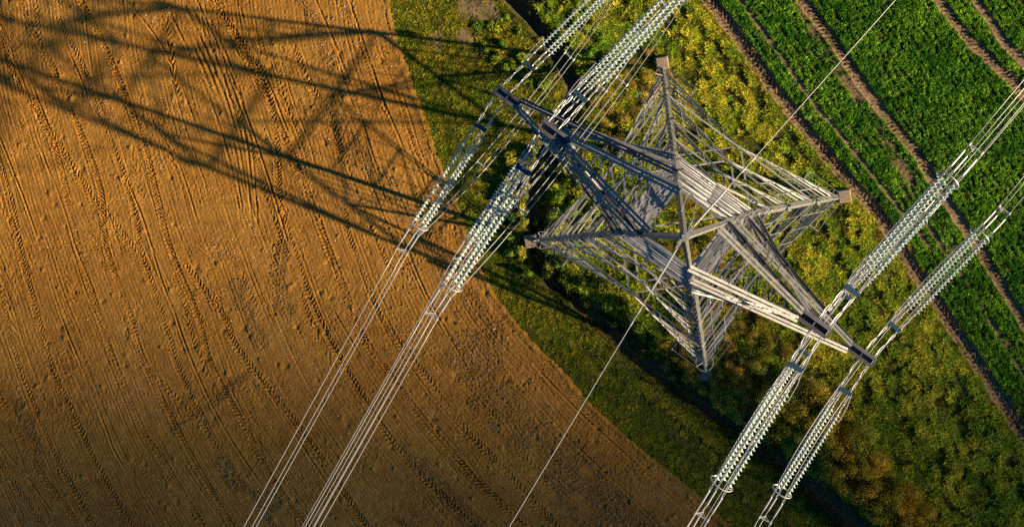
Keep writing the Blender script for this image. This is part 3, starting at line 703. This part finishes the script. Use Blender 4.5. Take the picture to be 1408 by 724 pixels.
# legs: heavy angles with the heel outwards, and splice plates
for k in range(4):
    zs = [z for z, _ in LEV]; q = MB()
    for a, b_ in zip(zs[:-1], zs[1:]):
        w = .24 if b_ < 31 else (.18 if b_ < 39 else .13)
        out = -Vector((math.cos(PH + k * math.pi / 2), math.sin(PH + k * math.pi / 2), .0))
        c0, c1 = corner(k, a), corner(k, b_); dl = (c1 - c0).normalized()
        for nn_, oth in ((AX[k], AX[k - 1]), (AX[k - 1], AX[k])):       # two flanges, each lying in its face
            f_ = -(oth - dl * oth.dot(dl)).normalized()
            p_ = [c0, c0 + f_ * w, c1 + f_ * w, c1]; th_ = -nn_ * .028
            q.add(p_ + [v_ + th_ for v_ in p_], [(0, 1, 2, 3), (7, 6, 5, 4), (0, 4, 5, 1), (1, 5, 6, 2), (2, 6, 7, 3), (3, 7, 4, 0)])
    leg = q.obj('leg', m_steel, pylon)
    q = MB()
    for z in (7.5, 15, 21.6, 28, 33):
        a, b_ = corner(k, z - .35), corner(k, z + .35); o_ = Vector((math.cos(PH + k * math.pi / 2), math.sin(PH + k * math.pi / 2), 0)) * .02
        q.angle(a + o_, b_ + o_, .27, .02, -o_)
    s = q.obj('splice_plate', m_steel, leg)
    q = MB()
    for i in range(70):                       # step bolts
        z = 3.2 + i * .5
        c = corner(k, z); dr = AX[k] if i % 2 else AX[k - 1]
        q.box(c + dr * .07, (.02, .02, .02)); q.tube([c, c + dr * .17], .013, 4)
    s = q.obj('step_bolts', m_steel, leg); s['kind'] = 'stuff'
    # concrete footing
    c = corner(k, .4); q = MB()
    A = Matrix.Rotation(PH + math.pi / 4 * 0 + k * math.pi / 2, 3, 'Z'); ctr = Vector((c.x, c.y, 0)) * 1.025
    for (s0, z0), (s1, z1) in (((.46, -.6), (.42, .40)), ((.42, .40), (.34, .52))):
        lo = [A @ Vector((sx * s0, sy * s0, 0)) + ctr + Vector((0, 0, z0)) for sx, sy in ((-1, -1), (1, -1), (1, 1), (-1, 1))]
        hi = [A @ Vector((sx * s1, sy * s1, 0)) + ctr + Vector((0, 0, z1)) for sx, sy in ((-1, -1), (1, -1), (1, 1), (-1, 1))]
        q.add(lo + hi, [(0, 1, 5, 4), (1, 2, 6, 5), (2, 3, 7, 6), (3, 0, 4, 7), (4, 5, 6, 7)])
    q.obj('concrete_footing', m_conc, pylon)
# face bracing
LOW = [0.9, 8.4, 14.4, 18.6, 21.6]
UP = [21.6, 24.2, 26.6, 28.6, 30.5, 32.4, 34.2, 36.0, 37.8]
PK = [40.0, 42.0, 44.0, 46.0, 48.0]
def lerp(a, b_, t): return a.lerp(b_, t)
for k in range(4):
    n = AX[k]; k2 = (k + 1) % 4
    for i, (z0, z1) in enumerate(zip(LOW[:-1], LOW[1:])):
        A0, B0, A1, B1_ = corner(k, z0), corner(k2, z0), corner(k, z1), corner(k2, z1)
        M1 = lerp(A1, B1_, .5)
        member('horizontal_strut', A1, B1_, .09, .014, n, True)
        member('main_brace', A0, M1, .085, .014, n, True); member('main_brace', B0, M1, .085, .014, n, True)
        for (P0, P1) in ((A0, A1), (B0, B1_)):
            nn = (5, 4, 3, 2)[i]
            for j in range(1, nn):
                t = j / nn
                L_ = lerp(P0, P1, t); Bp = lerp(P0, M1, t)
                member('redundant_brace', L_, Bp, .065, .009, n)
                Bn = lerp(P0, M1, min(1, (j + 1) / nn)) 
                if j < nn - 1: member('redundant_brace', L_, Bn, .06, .009, n)
                Tp = lerp(P1, M1, t)
                if i < 3: member('hanger_brace', Bp, Tp, .05, .009, n)
            # inward hip bracing
            if i < 3:
                Lm = lerp(P0, P1, .5); c_in = Vector((0, 0, (z0 + z1) / 2 + .2)); 
        if i < 3:
            # bracing in from mid strut to the neighbours (diaphragm)
            n2 = lerp(corner(k2, z1), corner((k + 2) % 4, z1), .5)
            member('diaphragm_brace', M1, n2, .09, .012, (0, 0, 1))
    for i, (z0, z1) in enumerate(zip(UP[:-1], UP[1:])):
        A0, B0, A1, B1_ = corner(k, z0), corner(k2, z0), corner(k, z1), corner(k2, z1)
        big = abs(z1 - 30.5) < .1 or abs(z1 - 37.8) < .1 or abs(z1 - 26.6) < .1 or abs(z1 - 34.2) < .1
        member('horizontal_strut', A1, B1_, .13 if big and k in (0, 2) else .075, .014, n)
        member('cross_brace', A0, B1_, .085, .012, n); member('cross_brace', B0 - n * .06, A1 - n * .06, .085, .012, n)
        Mm = lerp(A0, B0, .5); 
        if z1 < 37: member('redundant_brace', lerp(A0, A1, .5), lerp(B0, B1_, .5), .07, .009, n)
    for i, (z0, z1) in ():
        A0, B0, A1, B1_ = corner(k, z0), corner(k2, z0), corner(k, z1), corner(k2, z1)
        member('cross_brace', A0, B1_, .06, .008, n) if (i + k) % 2 else member('cross_brace', B0, A1, .06, .008, n)
for z in (21.6,):
    member('diaphragm_brace', corner(0, z), corner(2, z), .09, .012, (0, 0, 1)); member('diaphragm_brace', corner(1, z - .1), corner(3, z - .1), .09, .012, (0, 0, 1))
# bolted gusset plates where the bracing meets the legs
for k in range(4):
    for z in LOW[1:] + UP[1:-1]:
        for kk, nn_ in ((k, 1), ((k - 1) % 4, -1)):
            n = AX[kk]; c = corner(k, z); o2 = corner((k + nn_) % 4, z); t_ = (o2 - c).normalized(); u_ = (corner(k, z + 1) - c).normalized()
            w_ = .42 if z < 22 else .26; q = MB(); p = c + n * .012
            pl = [p - u_ * w_ * .6, p + t_ * w_ * .8 - u_ * w_ * .25, p + t_ * w_ * .8 + u_ * w_ * .3, p + u_ * w_ * .6]
            q.add(pl + [v_ - n * .02 for v_ in pl], [(0, 1, 2, 3), (7, 6, 5, 4), (0, 4, 5, 1), (1, 5, 6, 2), (2, 6, 7, 3), (3, 7, 4, 0)])
            for bx_, by_ in ((.3, -.1), (.3, .12), (.6, 0), (.1, .3), (.1, -.3)): q.box(p + t_ * w_ * bx_ + u_ * w_ * by_ + n * .012, (.03, .03, .03))
            q.obj('gusset_plate', m_steel, pylon)
# anti-climbing guards round each leg
for k in range(4):
    z = 3.4; c = corner(k, z); o_ = Vector((math.cos(PH + k * math.pi / 2), math.sin(PH + k * math.pi / 2), 0)); q = MB()
    t1, t2 = AX[k], AX[k - 1]; inn = [-o_.normalized()]
    for rr, dz in ((.55, .2),):
        arc = []
        for j in range(15):
            a = -2.3 + 4.6 * j / 14; arc.append(c + o_ * (rr * math.cos(a)) + Vector((-o_.y, o_.x, 0)) * (rr * math.sin(a)) + Vector((0, 0, dz)))
        q.tube(arc, .016, 4)
    for a in (-2.3, -1.2, 0, 1.2, 2.3):
        e = o_ * math.cos(a) + Vector((-o_.y, o_.x, 0)) * math.sin(a)
        q.angle(c + e * .1, c + e * .6 + Vector((0, 0, .22)), .045, .008, (0, 0, 1))
    q.obj('climbing_guard', m_steel, pylon)
    for (kk, nn_) in ((k, (k + 1) % 4), (k, (k - 1) % 4)):
        zc = 3.6; a0 = corner(kk, zc); b0 = corner(nn_, zc); pm = a0.lerp(b0, .16); fn_ = (AX[k] if nn_ == (k + 1) % 4 else AX[k - 1])
        q = MB(); q.angle(pm - fn_ * .65, pm + fn_ * .65 + Vector((0, 0, .15)), .07, .008, (0, 0, 1))
        for s_ in (-.6, -.3, .3, .6): q.tube([a0.lerp(b0, .02) + fn_ * s_, pm + fn_ * s_ + Vector((0, 0, .05))], .012, 4)
        q.obj('guard_bracket', m_steel, pylon)

# peak cap with earth wire clamps
q = MB(); q.box((0, 0, 49.65), (.20, .20, .04), Matrix.Rotation(PH, 3, 'Z')); q.box((0, 0, 49.85), (.12, .12, .35), Matrix.Rotation(PH, 3, 'Z'))
q.box((.14, .14, 49.8), (.3, .08, .14), Matrix.Rotation(math.radians(49), 3, 'Z')); q.box((-.12, -.17, 49.8), (.3, .08, .14), Matrix.Rotation(math.radians(60), 3, 'Z'))
q.obj('peak_cap', m_steel, pylon)

# crossarms
ARMS = {}
def crossarm(side, z, tip, rise, label):
    """side +1: east-south, -1: west-north; tip: plan distance of the string attachment"""
    ar = math.radians(-36.0 if side > 0 else 144.0); u = Vector((math.cos(ar), math.sin(ar), 0)); v = Vector((-u.y, u.x, 0))
    e = bpy.data.objects.new('crossarm', None); link(e, pylon); e['label'] = label
    ka, kb = (3, 0) if side > 0 else (1, 2)          # corners: v-negative one and v-positive one
    r0, r1, hw = tip - .85, tip + .36, .155
    def P(r, s, zz): return u * r + v * (s * hw) + Vector((0, 0, zz))
    for s, kc in ((-1, ka), (1, kb)):
        cb, ct = corner(kc, z), corner(kc, z + rise)
        # bottom chord: channel laid flat edge; then the tip box side
        q = MB(); q.channel(cb, P(r0, s, z), .16, .08, .014, v * s); q.obj('bottom_chord', m_arm_shaded, e)
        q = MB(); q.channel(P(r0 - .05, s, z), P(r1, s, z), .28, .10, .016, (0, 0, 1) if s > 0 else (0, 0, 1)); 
        q.box((P((r0 + r1) / 2, s, z + .146)), (r1 - r0, .06, .010), Matrix.Rotation(ar, 3, 'Z')); q.obj('tip_beam', m_arm_shaded, e)
        q = MB(); o_ = v * (.09 * s)
        pe = P(r0 + .1, s, z + .12)
        for off in (-.07, .07):
            q.angle(ct + v * (off - .045) - v * (s * .06), pe + v * (off - .045), .09, .018, (0, 0, 1))
        L_ = (P(r0, s, z) - ct).length; nn = int(L_ / 1.6)
        for j in range(1, nn):
            c_ = ct.lerp(P(r0, s, z + .12), j / nn); q.box(c_ - v * (s * .03), (.10, .22, .012), Matrix.Rotation(ar, 3, 'Z'))
        q.obj('top_chord', m_arm_shaded, e)
        # side lacing
        nn = 5 if tip > 7 else 4
        for j in range(nn):
            b0, b1 = cb.lerp(P(r0, s, z), j / nn), cb.lerp(P(r0, s, z), (j + 1) / nn)
            t0, t1 = ct.lerp(P(r0, s, z + .1), j / nn), ct.lerp(P(r0, s, z + .1), (j + 1) / nn)
            if j: q = MB(); q.angle(b0, t0, .05, .009, u); q.obj('side_lacing', m_arm_shaded, e)
            if j < nn - 1: q = MB(); q.angle(b0, t1, .05, .009, u); q.obj('side_lacing', m_arm_shaded, e)
    # plan lacing between the bottom chords and between the top chords
    nn = 5 if tip > 7 else 4
    for j in range(1, nn):
        a0 = corner(ka, z).lerp(P(r0, -1, z), j / nn); b0 = corner(kb, z).lerp(P(r0, 1, z), j / nn)
        b1 = corner(kb, z).lerp(P(r0, 1, z), (j - 1) / nn)
        if j % 2: q = MB(); q.angle(a0, b0, .06, .009, u); q.obj('plan_lacing', m_arm_shaded, e)
        q = MB(); q.angle(a0, b1, .05, .009, u); q.obj('plan_lacing', m_arm_shaded, e)
    q = MB(); q.box(u * ((r0 + r1) / 2) + Vector((0, 0, z - .13)), (r1 - r0 - .1, hw * 2 - .02, .014), Matrix.Rotation(ar, 3, 'Z')); q.obj('gusset_plate', m_arm_shaded, e)
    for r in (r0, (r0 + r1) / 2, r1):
        q = MB(); q.box(u * r + Vector((0, 0, z)), (.04, hw * 2, .2), Matrix.Rotation(ar, 3, 'Z')); q.obj('tip_plate', m_arm_shaded, e)
    return u, v, hw
SETS = {}
for nm, side, z, tip, rise in (('botL', -1, 23.0, 7.95, 3.2), ('midL', -1, 30.5, 9.25, 3.4), ('topL', -1, 37.8, 5.80, 2.6),
                               ('botR', 1, 23.0, 7.95, 3.2), ('midR', 1, 30.5, 8.95, 3.4), ('topR', 1, 37.8, 5.70, 2.6)):
    lev = {'bot': 'lowest', 'mid': 'longest, middle', 'top': 'highest'}[nm[:3]]
    SETS[nm] = (*crossarm(side, z, tip, rise, '%s crossarm on the %s side of the body' % (lev, 'field' if side < 0 else 'crop')), z, tip)

# ------------------------------------------------------------------ tension insulator sets
ND, PT = 23, .172
q = MB()
prof = [(0, .024), (.012, .058), (.045, .050), (.072, .118), (.086, .126), (.097, .110), (.085, .048), (.13, .018), (PT, .024)]
nseg = 14; pv = []; pf = []
for x_, r_ in prof:
    pv += [(x_, r_ * math.cos(2 * math.pi * k / nseg), r_ * math.sin(2 * math.pi * k / nseg)) for k in range(nseg)]
for i in range(len(prof) - 1):
    for k in range(nseg): pf.append((i * nseg + k, i * nseg + (k + 1) % nseg, (i + 1) * nseg + (k + 1) % nseg, (i + 1) * nseg + k))
for d in range(ND): q.add([(x_ + d * PT, y_, z_) for x_, y_, z_ in pv], pf)
disc_me = bpy.data.meshes.new('disc_string'); disc_me.from_pydata(q.v, [], q.f); disc_me.materials.append(m_glass); disc_me.materials.append(m_fit)
mi = []
for d in range(ND):
    for i in range(len(prof) - 1): mi += [1 if i in (0, 1, 7) else 0] * nseg
disc_me.polygons.foreach_set('material_index', mi); disc_me.polygons.foreach_set('use_smooth', [True] * len(mi))
LOFF = [(-.25, .0), (.25, .0), (.0, -.42)]       # triangle of strings: lateral, vertical
X0 = 1.42; XD = X0 + .95; XE = XD + ND * PT     # yoke, first disc, last disc
def shared(name, build, m):
    q = MB(); build(q); me = bpy.data.meshes.new(name); me.from_pydata(q.v, [], q.f); me.materials.append(m); return me
def b_link(q):
    # two long twisted shackle links, like chain
    x = .0
    for i, L_ in enumerate((.22, .42, .20, .42)):
        w = .035
        ring = []
        for j in range(10):
            a = 2 * math.pi * j / 10; px_ = x + L_ / 2 + (L_ / 2) * math.cos(a) * 1.02; o_ = w * math.sin(a)
            ring.append((px_, o_ if i % 2 else o_ * .2, 0 if i % 2 else o_))
        q.tube(ring, .018, 5, closed=True); x += L_
    q.box((x + .03, 0, 0), (.14, .05, .09))
def b_yoke(q):
    # triangular plate pair standing across the pull
    for dx in (-.035, .035):
        q.add([(dx - .012, -.29, .10), (dx - .012, .29, .10), (dx - .012, .08, -.50), (dx - .012, -.08, -.50), (dx + .012, -.29, .10), (dx + .012, .29, .10), (dx + .012, .08, -.50), (dx + .012, -.08, -.50)],
              [(3, 2, 1, 0), (4, 5, 6, 7), (0, 1, 5, 4), (1, 2, 6, 5), (2, 3, 7, 6), (3, 0, 4, 7)])
    q.box((0, 0, .11), (.17, .56, .02))
def b_hard(q):
    x = 0
    for i, L_ in enumerate((.16, .26, .12, .22, .15)):
        if i in (0, 2, 4): q.tube([(x, 0, 0), (x + L_ * .5, 0, 0), (x + L_, 0, 0)], .03, 6, radii=[.03, .045, .025])
        else:
            for s in (-1, 1): q.box((x + L_ / 2, 0, s * .035), (L_ + .05, .05, .012))
            q.tube([(x, 0, -.06), (x, 0, .06)], .022, 5); q.tube([(x + L_, 0, -.06), (x + L_, 0, .06)], .022, 5)
        x += L_
def b_ring(q):
    N = 28; pts_ = []
    for j in range(N):
        a = 2 * math.pi * j / N
        pts_.append((.0 + .10 * math.sin(a), .43 * math.cos(a), -.14 + .32 * math.sin(a)))
    q.tube(pts_, .024, 8, closed=True)
    for s in (-1, 1): q.tube([(.0, s * .25, -.0), (.0, s * .42, -.12)], .015, 5)
def b_sleeve(q):
    q.tube([(0, 0, 0), (.12, 0, 0), (.16, 0, 0), (.30, 0, 0)], .02, 6, radii=[.03, .03, .018, .018])
    for s in (-1, 1): q.box((.22, s * .03, 0), (.3, .012, .06))
    q.tube([(.34, 0, 0), (.40, 0, 0), (.95, 0, 0), (1.08, 0, 0)], .04, 8, radii=[.02, .042, .040, .024])
ME = {'link': shared('tension_link', b_link, m_fit), 'yoke': shared('yoke_plate', b_yoke, m_yoke), 'hard': shared('ball_link', b_hard, m_fit),
      'ring': shared('corona_ring', b_ring, m_fit), 'sleeve': shared('dead_end_sleeve', b_sleeve, m_alu), 'disc': disc_me}
def spacer(q, n=3):
    P_ = [Vector((0, a, b_)) for a, b_ in LOFF]
    for i in range(3): q.tube([P_[i], P_[(i + 1) % 3]], .022, 5)
    for p in P_: q.tube([p - Vector((.06, 0, 0)), p + Vector((.06, 0, 0))], .045, 6)
ME['spacer'] = shared('spacer', spacer, m_fit)
def b_weight(q):
    for i in range(3):
        a = Vector((0, *LOFF[i])); q.tube([a, Vector((0, 0, -.15))], .025, 5)
    q.tube([(-.08, 0, -.15), (-.04, 0, -.15), (.04, 0, -.15), (.08, 0, -.15)], .1, 10, radii=[.08, .15, .15, .08])
ME['weight'] = shared('jumper_weight', b_weight, m_fit)
def part(name, me, parent, M):
    o = bpy.data.objects.new(name, me); link(o, parent); o.matrix_local = M; return o
def frame(p, d):
    d = d.normalized(); y = Vector((0, 0, 1)).cross(d).normalized(); z = d.cross(y)
    return Matrix(((d.x, y.x, z.x, p.x), (d.y, y.y, z.y, p.y), (d.z, y.z, z.z, p.z), (0, 0, 0, 1)))
TARGET = {  # plan bearing of each set, conductor bearing beyond it, slope of the string and of the wire
 ('midL', 'NE'): (44.5, 47, -.07, -.10), ('midL', 'SW'): (235.7, 239, -.07, -.11), ('midR', 'NE'): (47.5, 51, -.07, -.10), ('midR', 'SW'): (240.5, 243, -.07, -.10),
 ('topL', 'NE'): (46.7, 48, -.07, -.10), ('topL', 'SW'): (236.2, 239.1, -.07, -.11), ('topR', 'NE'): (49.5, 50.5, -.07, -.10), ('topR', 'SW'): (240.0, 240.8, -.07, -.10),
 ('botL', 'NE'): (46.0, 47, -.07, -.10), ('botL', 'SW'): (235.0, 239, -.07, -.11), ('botR', 'NE'): (48.5, 50, -.07, -.10), ('botR', 'SW'): (238.6, 241, -.07, -.10)}
ENDS = {}
DESC = {'top': 'highest', 'mid': 'longest middle', 'bot': 'lowest'}
WIRE_R = .0155
for (nm, way), (az, caz, sl, csl) in TARGET.items():
    u, v, hw, z, tip = SETS[nm]
    d = Vector((math.cos(math.radians(az)), math.sin(math.radians(az)), sl)).normalized()
    sgn = 1 if d.dot(v) > 0 else -1
    base = u * (tip - .0) + v * (sgn * (hw + .05)) + Vector((0, 0, z - .02))
    F = frame(base, d)
    e = empty('insulator_set', base)
    e.matrix_world = F
    fld = 'field' if nm.endswith('L') else 'crop'; wy = 'upper right' if way == 'NE' else 'lower left'
    tag(e, 'triple glass insulator strings pulling %s from the %s crossarm on the %s side' % (wy, DESC[nm[:3]], fld), 'insulator string', 'tension insulator sets of the pylon')
    for s in (-1, 1): part('tension_link', ME['link'], e, Matrix.Translation((0, s * .22, 0)))
    part('yoke_plate', ME['yoke'], e, Matrix.Translation((X0, 0, 0)))
    for i, (a, b_) in enumerate(LOFF):
        part('ball_link', ME['hard'], e, Matrix.Translation((X0 + .03, a, b_))); part('disc_string', ME['disc'], e, Matrix.Translation((XD, a, b_)))
        part('dead_end_sleeve', ME['sleeve'], e, Matrix.Translation((XE + .05, a, b_)))
    part('corona_ring', ME['ring'], e, Matrix.Translation((XE + .02, 0, 0)))
    part('arcing_horn', shared('arcing_horn', lambda q: q.tube([(X0, .29, .1), (X0 + .5, .38, .16), (XD + .25, .40, .20)], .014, 5), m_fit), e, Matrix.Identity(4))
    # conductors
    dc = Vector((math.cos(math.radians(caz)), math.sin(math.radians(caz)), csl)).normalized(); S0 = XE + 1.05
    p0 = F @ Vector((S0, 0, 0)); Fc = frame(p0, dc)
    c = empty('conductor_bundle', p0); tag(c, 'triple overhead conductor running %s from the %s crossarm on the %s side' % (wy, DESC[nm[:3]], fld), 'power line', 'conductor bundles of the overhead line')
    c.matrix_world = Fc
    for a, b_ in LOFF:
        q = MB(); pts_ = [(x_, a, b_ + .00028 * x_ * x_) for x_ in [0, 2, 5, 10, 18, 30, 45, 60, 80, 105, 130]]
        q.tube(pts_, WIRE_R, 6); q.obj('wire', m_alu, c, True)
    for x_ in (.35, 24, 60, 95): part('spacer', ME['spacer'], c, Matrix.Translation((x_, 0, .00028 * x_ * x_)))
    ENDS[(nm, way)] = (F, S0)
# jumpers slung under each arm
for nm in SETS:
    (Fa, Sa), (Fb, Sb) = ENDS[(nm, 'SW')], ENDS[(nm, 'NE')]
    pa = Fa @ Vector((Sa - .55, 0, -.06)); pb = Fb @ Vector((Sb - .55, 0, -.06)); mid_ = (pa + pb) / 2
    c = empty('jumper_loop', mid_); fld = 'field' if nm.endswith('L') else 'crop'
    tag(c, 'triple jumper wires slung beneath the %s crossarm on the %s side' % (DESC[nm[:3]], fld), 'jumper cable', 'jumper loops under the crossarms')
    ax = (pb - pa).normalized(); Fm = frame(mid_, Vector((ax.x, ax.y, 0))); c.matrix_world = Fm; inv = Fm.inverted(); sag = 3.1
    for a, b_ in LOFF:
        pts_ = []
        for j in range(25):
            t = j / 24; p = pa.lerp(pb, t); s = 1 - abs(2 * t - 1) ** 2.6
            lc = inv @ p; pts_.append((lc.x, lc.y + (a if nm[-1] else a) * 1.0, lc.z + b_ - sag * s))
        q = MB(); q.tube(pts_, WIRE_R, 6); q.obj('wire', m_alu, c, True)
    for t in (.28, .72):
        p = inv @ pa.lerp(pb, t); s = 1 - abs(2 * t - 1) ** 2.6
        part('spacer', ME['spacer'], c, Matrix.Translation((p.x, p.y, p.z - sag * s)))
    t = .5; part('jumper_weight', ME['weight'], c, Matrix.Translation((0, 0, -sag)))
# earth wire
for az, wy in ((48.6, 'upper right'), (239.3, 'lower left')):
    d = Vector((math.cos(math.radians(az)), math.sin(math.radians(az)), -.07)).normalized(); p0 = Vector((0, 0, 49.85)) + Vector((d.x, d.y, 0)) * .15
    c = empty('earth_wire', p0); tag(c, 'single thin earth wire running %s from the pylon peak' % wy, 'power line'); c.matrix_world = frame(p0, d)
    q = MB(); q.tube([(x_, 0, .0003 * x_ * x_) for x_ in (0, 1, 2, 4, 8, 14, 22, 32, 45, 60, 80, 110)], .0105, 6); q.obj('wire', m_alu, c, True)
    q = MB(); q.tube([(.1, 0, 0), (.5, 0, 0), (1.3, 0, 0), (1.5, 0, 0)], .03, 6, radii=[.02, .026, .026, .014]); q.obj('tension_clamp', m_fit, c)
    for x_ in (2.2,):
        q = MB(); q.tube([(x_ - .2, 0, -.08), (x_ + .2, 0, -.08)], .01, 4); q.tube([(x_ - .24, 0, -.08), (x_ - .12, 0, -.08)], .025, 6); q.tube([(x_ + .12, 0, -.08), (x_ + .24, 0, -.08)], .025, 6)
        q.box((x_, 0, -.04), (.05, .03, .1)); q.obj('vibration_damper', m_fit, c)
# bonding loops at the peak
e = MB(); e.tube([(.05, .1, 49.8), (.22, .45, 49.3), (.30, .9, 48.4), (.12, 1.15, 46.9), corner(1, 45.8)], .012, 4); e.obj('bonding_cable', m_alu, pylon)

# ------------------------------------------------------------------ unseen vapour bank, added south-east so its soft edge darkens the lower view
m_added_cloud = bpy.data.materials.new('added_cloud_vapour'); m_added_cloud.use_nodes = True; nt = m_added_cloud.node_tree; nt.nodes.remove(nt.nodes['Principled BSDF'])
pv_ = nt.nodes.new('ShaderNodeVolumePrincipled'); pv_.inputs['Density'].default_value = .15; pv_.inputs['Color'].default_value = (.95, .95, .97, 1); pv_.inputs['Anisotropy'].default_value = .3
nt.links.new(pv_.outputs[0], nt.nodes['Material Output'].inputs['Volume'])
ALT = 200.0; sh = Vector((SUN.x, SUN.y, 0)) * (ALT / SUN.z)
gx = np.linspace(-260, 260, 66); gy = np.concatenate([np.linspace(-320, -40, 22), np.linspace(-36, 12, 33)])
CX_, CY_ = np.meshgrid(gx, gy, indexing='ij')
wv = -.018 * CX_ + 1.04 * CY_
tau = np.interp(-wv, [-6, -1, 3, 7, 11, 15.5, 20, 28, 60, 260, 300], [0, .05, .20, .5, .95, 1.6, 2.2, 2.7, 3.0, 2.8, .05])
tau = tau * (1 - sstep(190, 250, np.abs(CX_))) * (1 + .25 * fbm(CX_, CY_, 60, 900, 3))
th = np.maximum(tau * SUN.z / .15, .02)
top_ = np.stack([CX_ + sh.x, CY_ + sh.y, ALT + th * .6], -1).reshape(-1, 3); bot_ = np.stack([CX_ + sh.x, CY_ + sh.y, ALT - th * .4], -1).reshape(-1, 3)
ni, nj = CX_.shape; vid = np.arange(ni * nj).reshape(ni, nj); nb_ = ni * nj
fs = []
for i in range(ni - 1):
    for j in range(nj - 1):
        a, b_, c_, d_ = vid[i, j], vid[i + 1, j], vid[i + 1, j + 1], vid[i, j + 1]
        fs.append((a, b_, c_, d_)); fs.append((d_ + nb_, c_ + nb_, b_ + nb_, a + nb_))
for i in range(ni - 1):
    for j, fl in ((0, 0), (nj - 1, 1)):
        a, b_ = vid[i, j], vid[i + 1, j]; fs.append((a, a + nb_, b_ + nb_, b_) if not fl else (a, b_, b_ + nb_, a + nb_))
for j in range(nj - 1):
    for i, fl in ((0, 1), (ni - 1, 0)):
        a, b_ = vid[i, j], vid[i, j + 1]; fs.append((a, a + nb_, b_ + nb_, b_) if not fl else (a, b_, b_ + nb_, a + nb_))
o = mk('added_shade_cloud', np.vstack([top_, bot_]).tolist(), [tuple(int(k) for k in f) for f in fs], m_added_cloud); struct(o)
print('members', CNT)
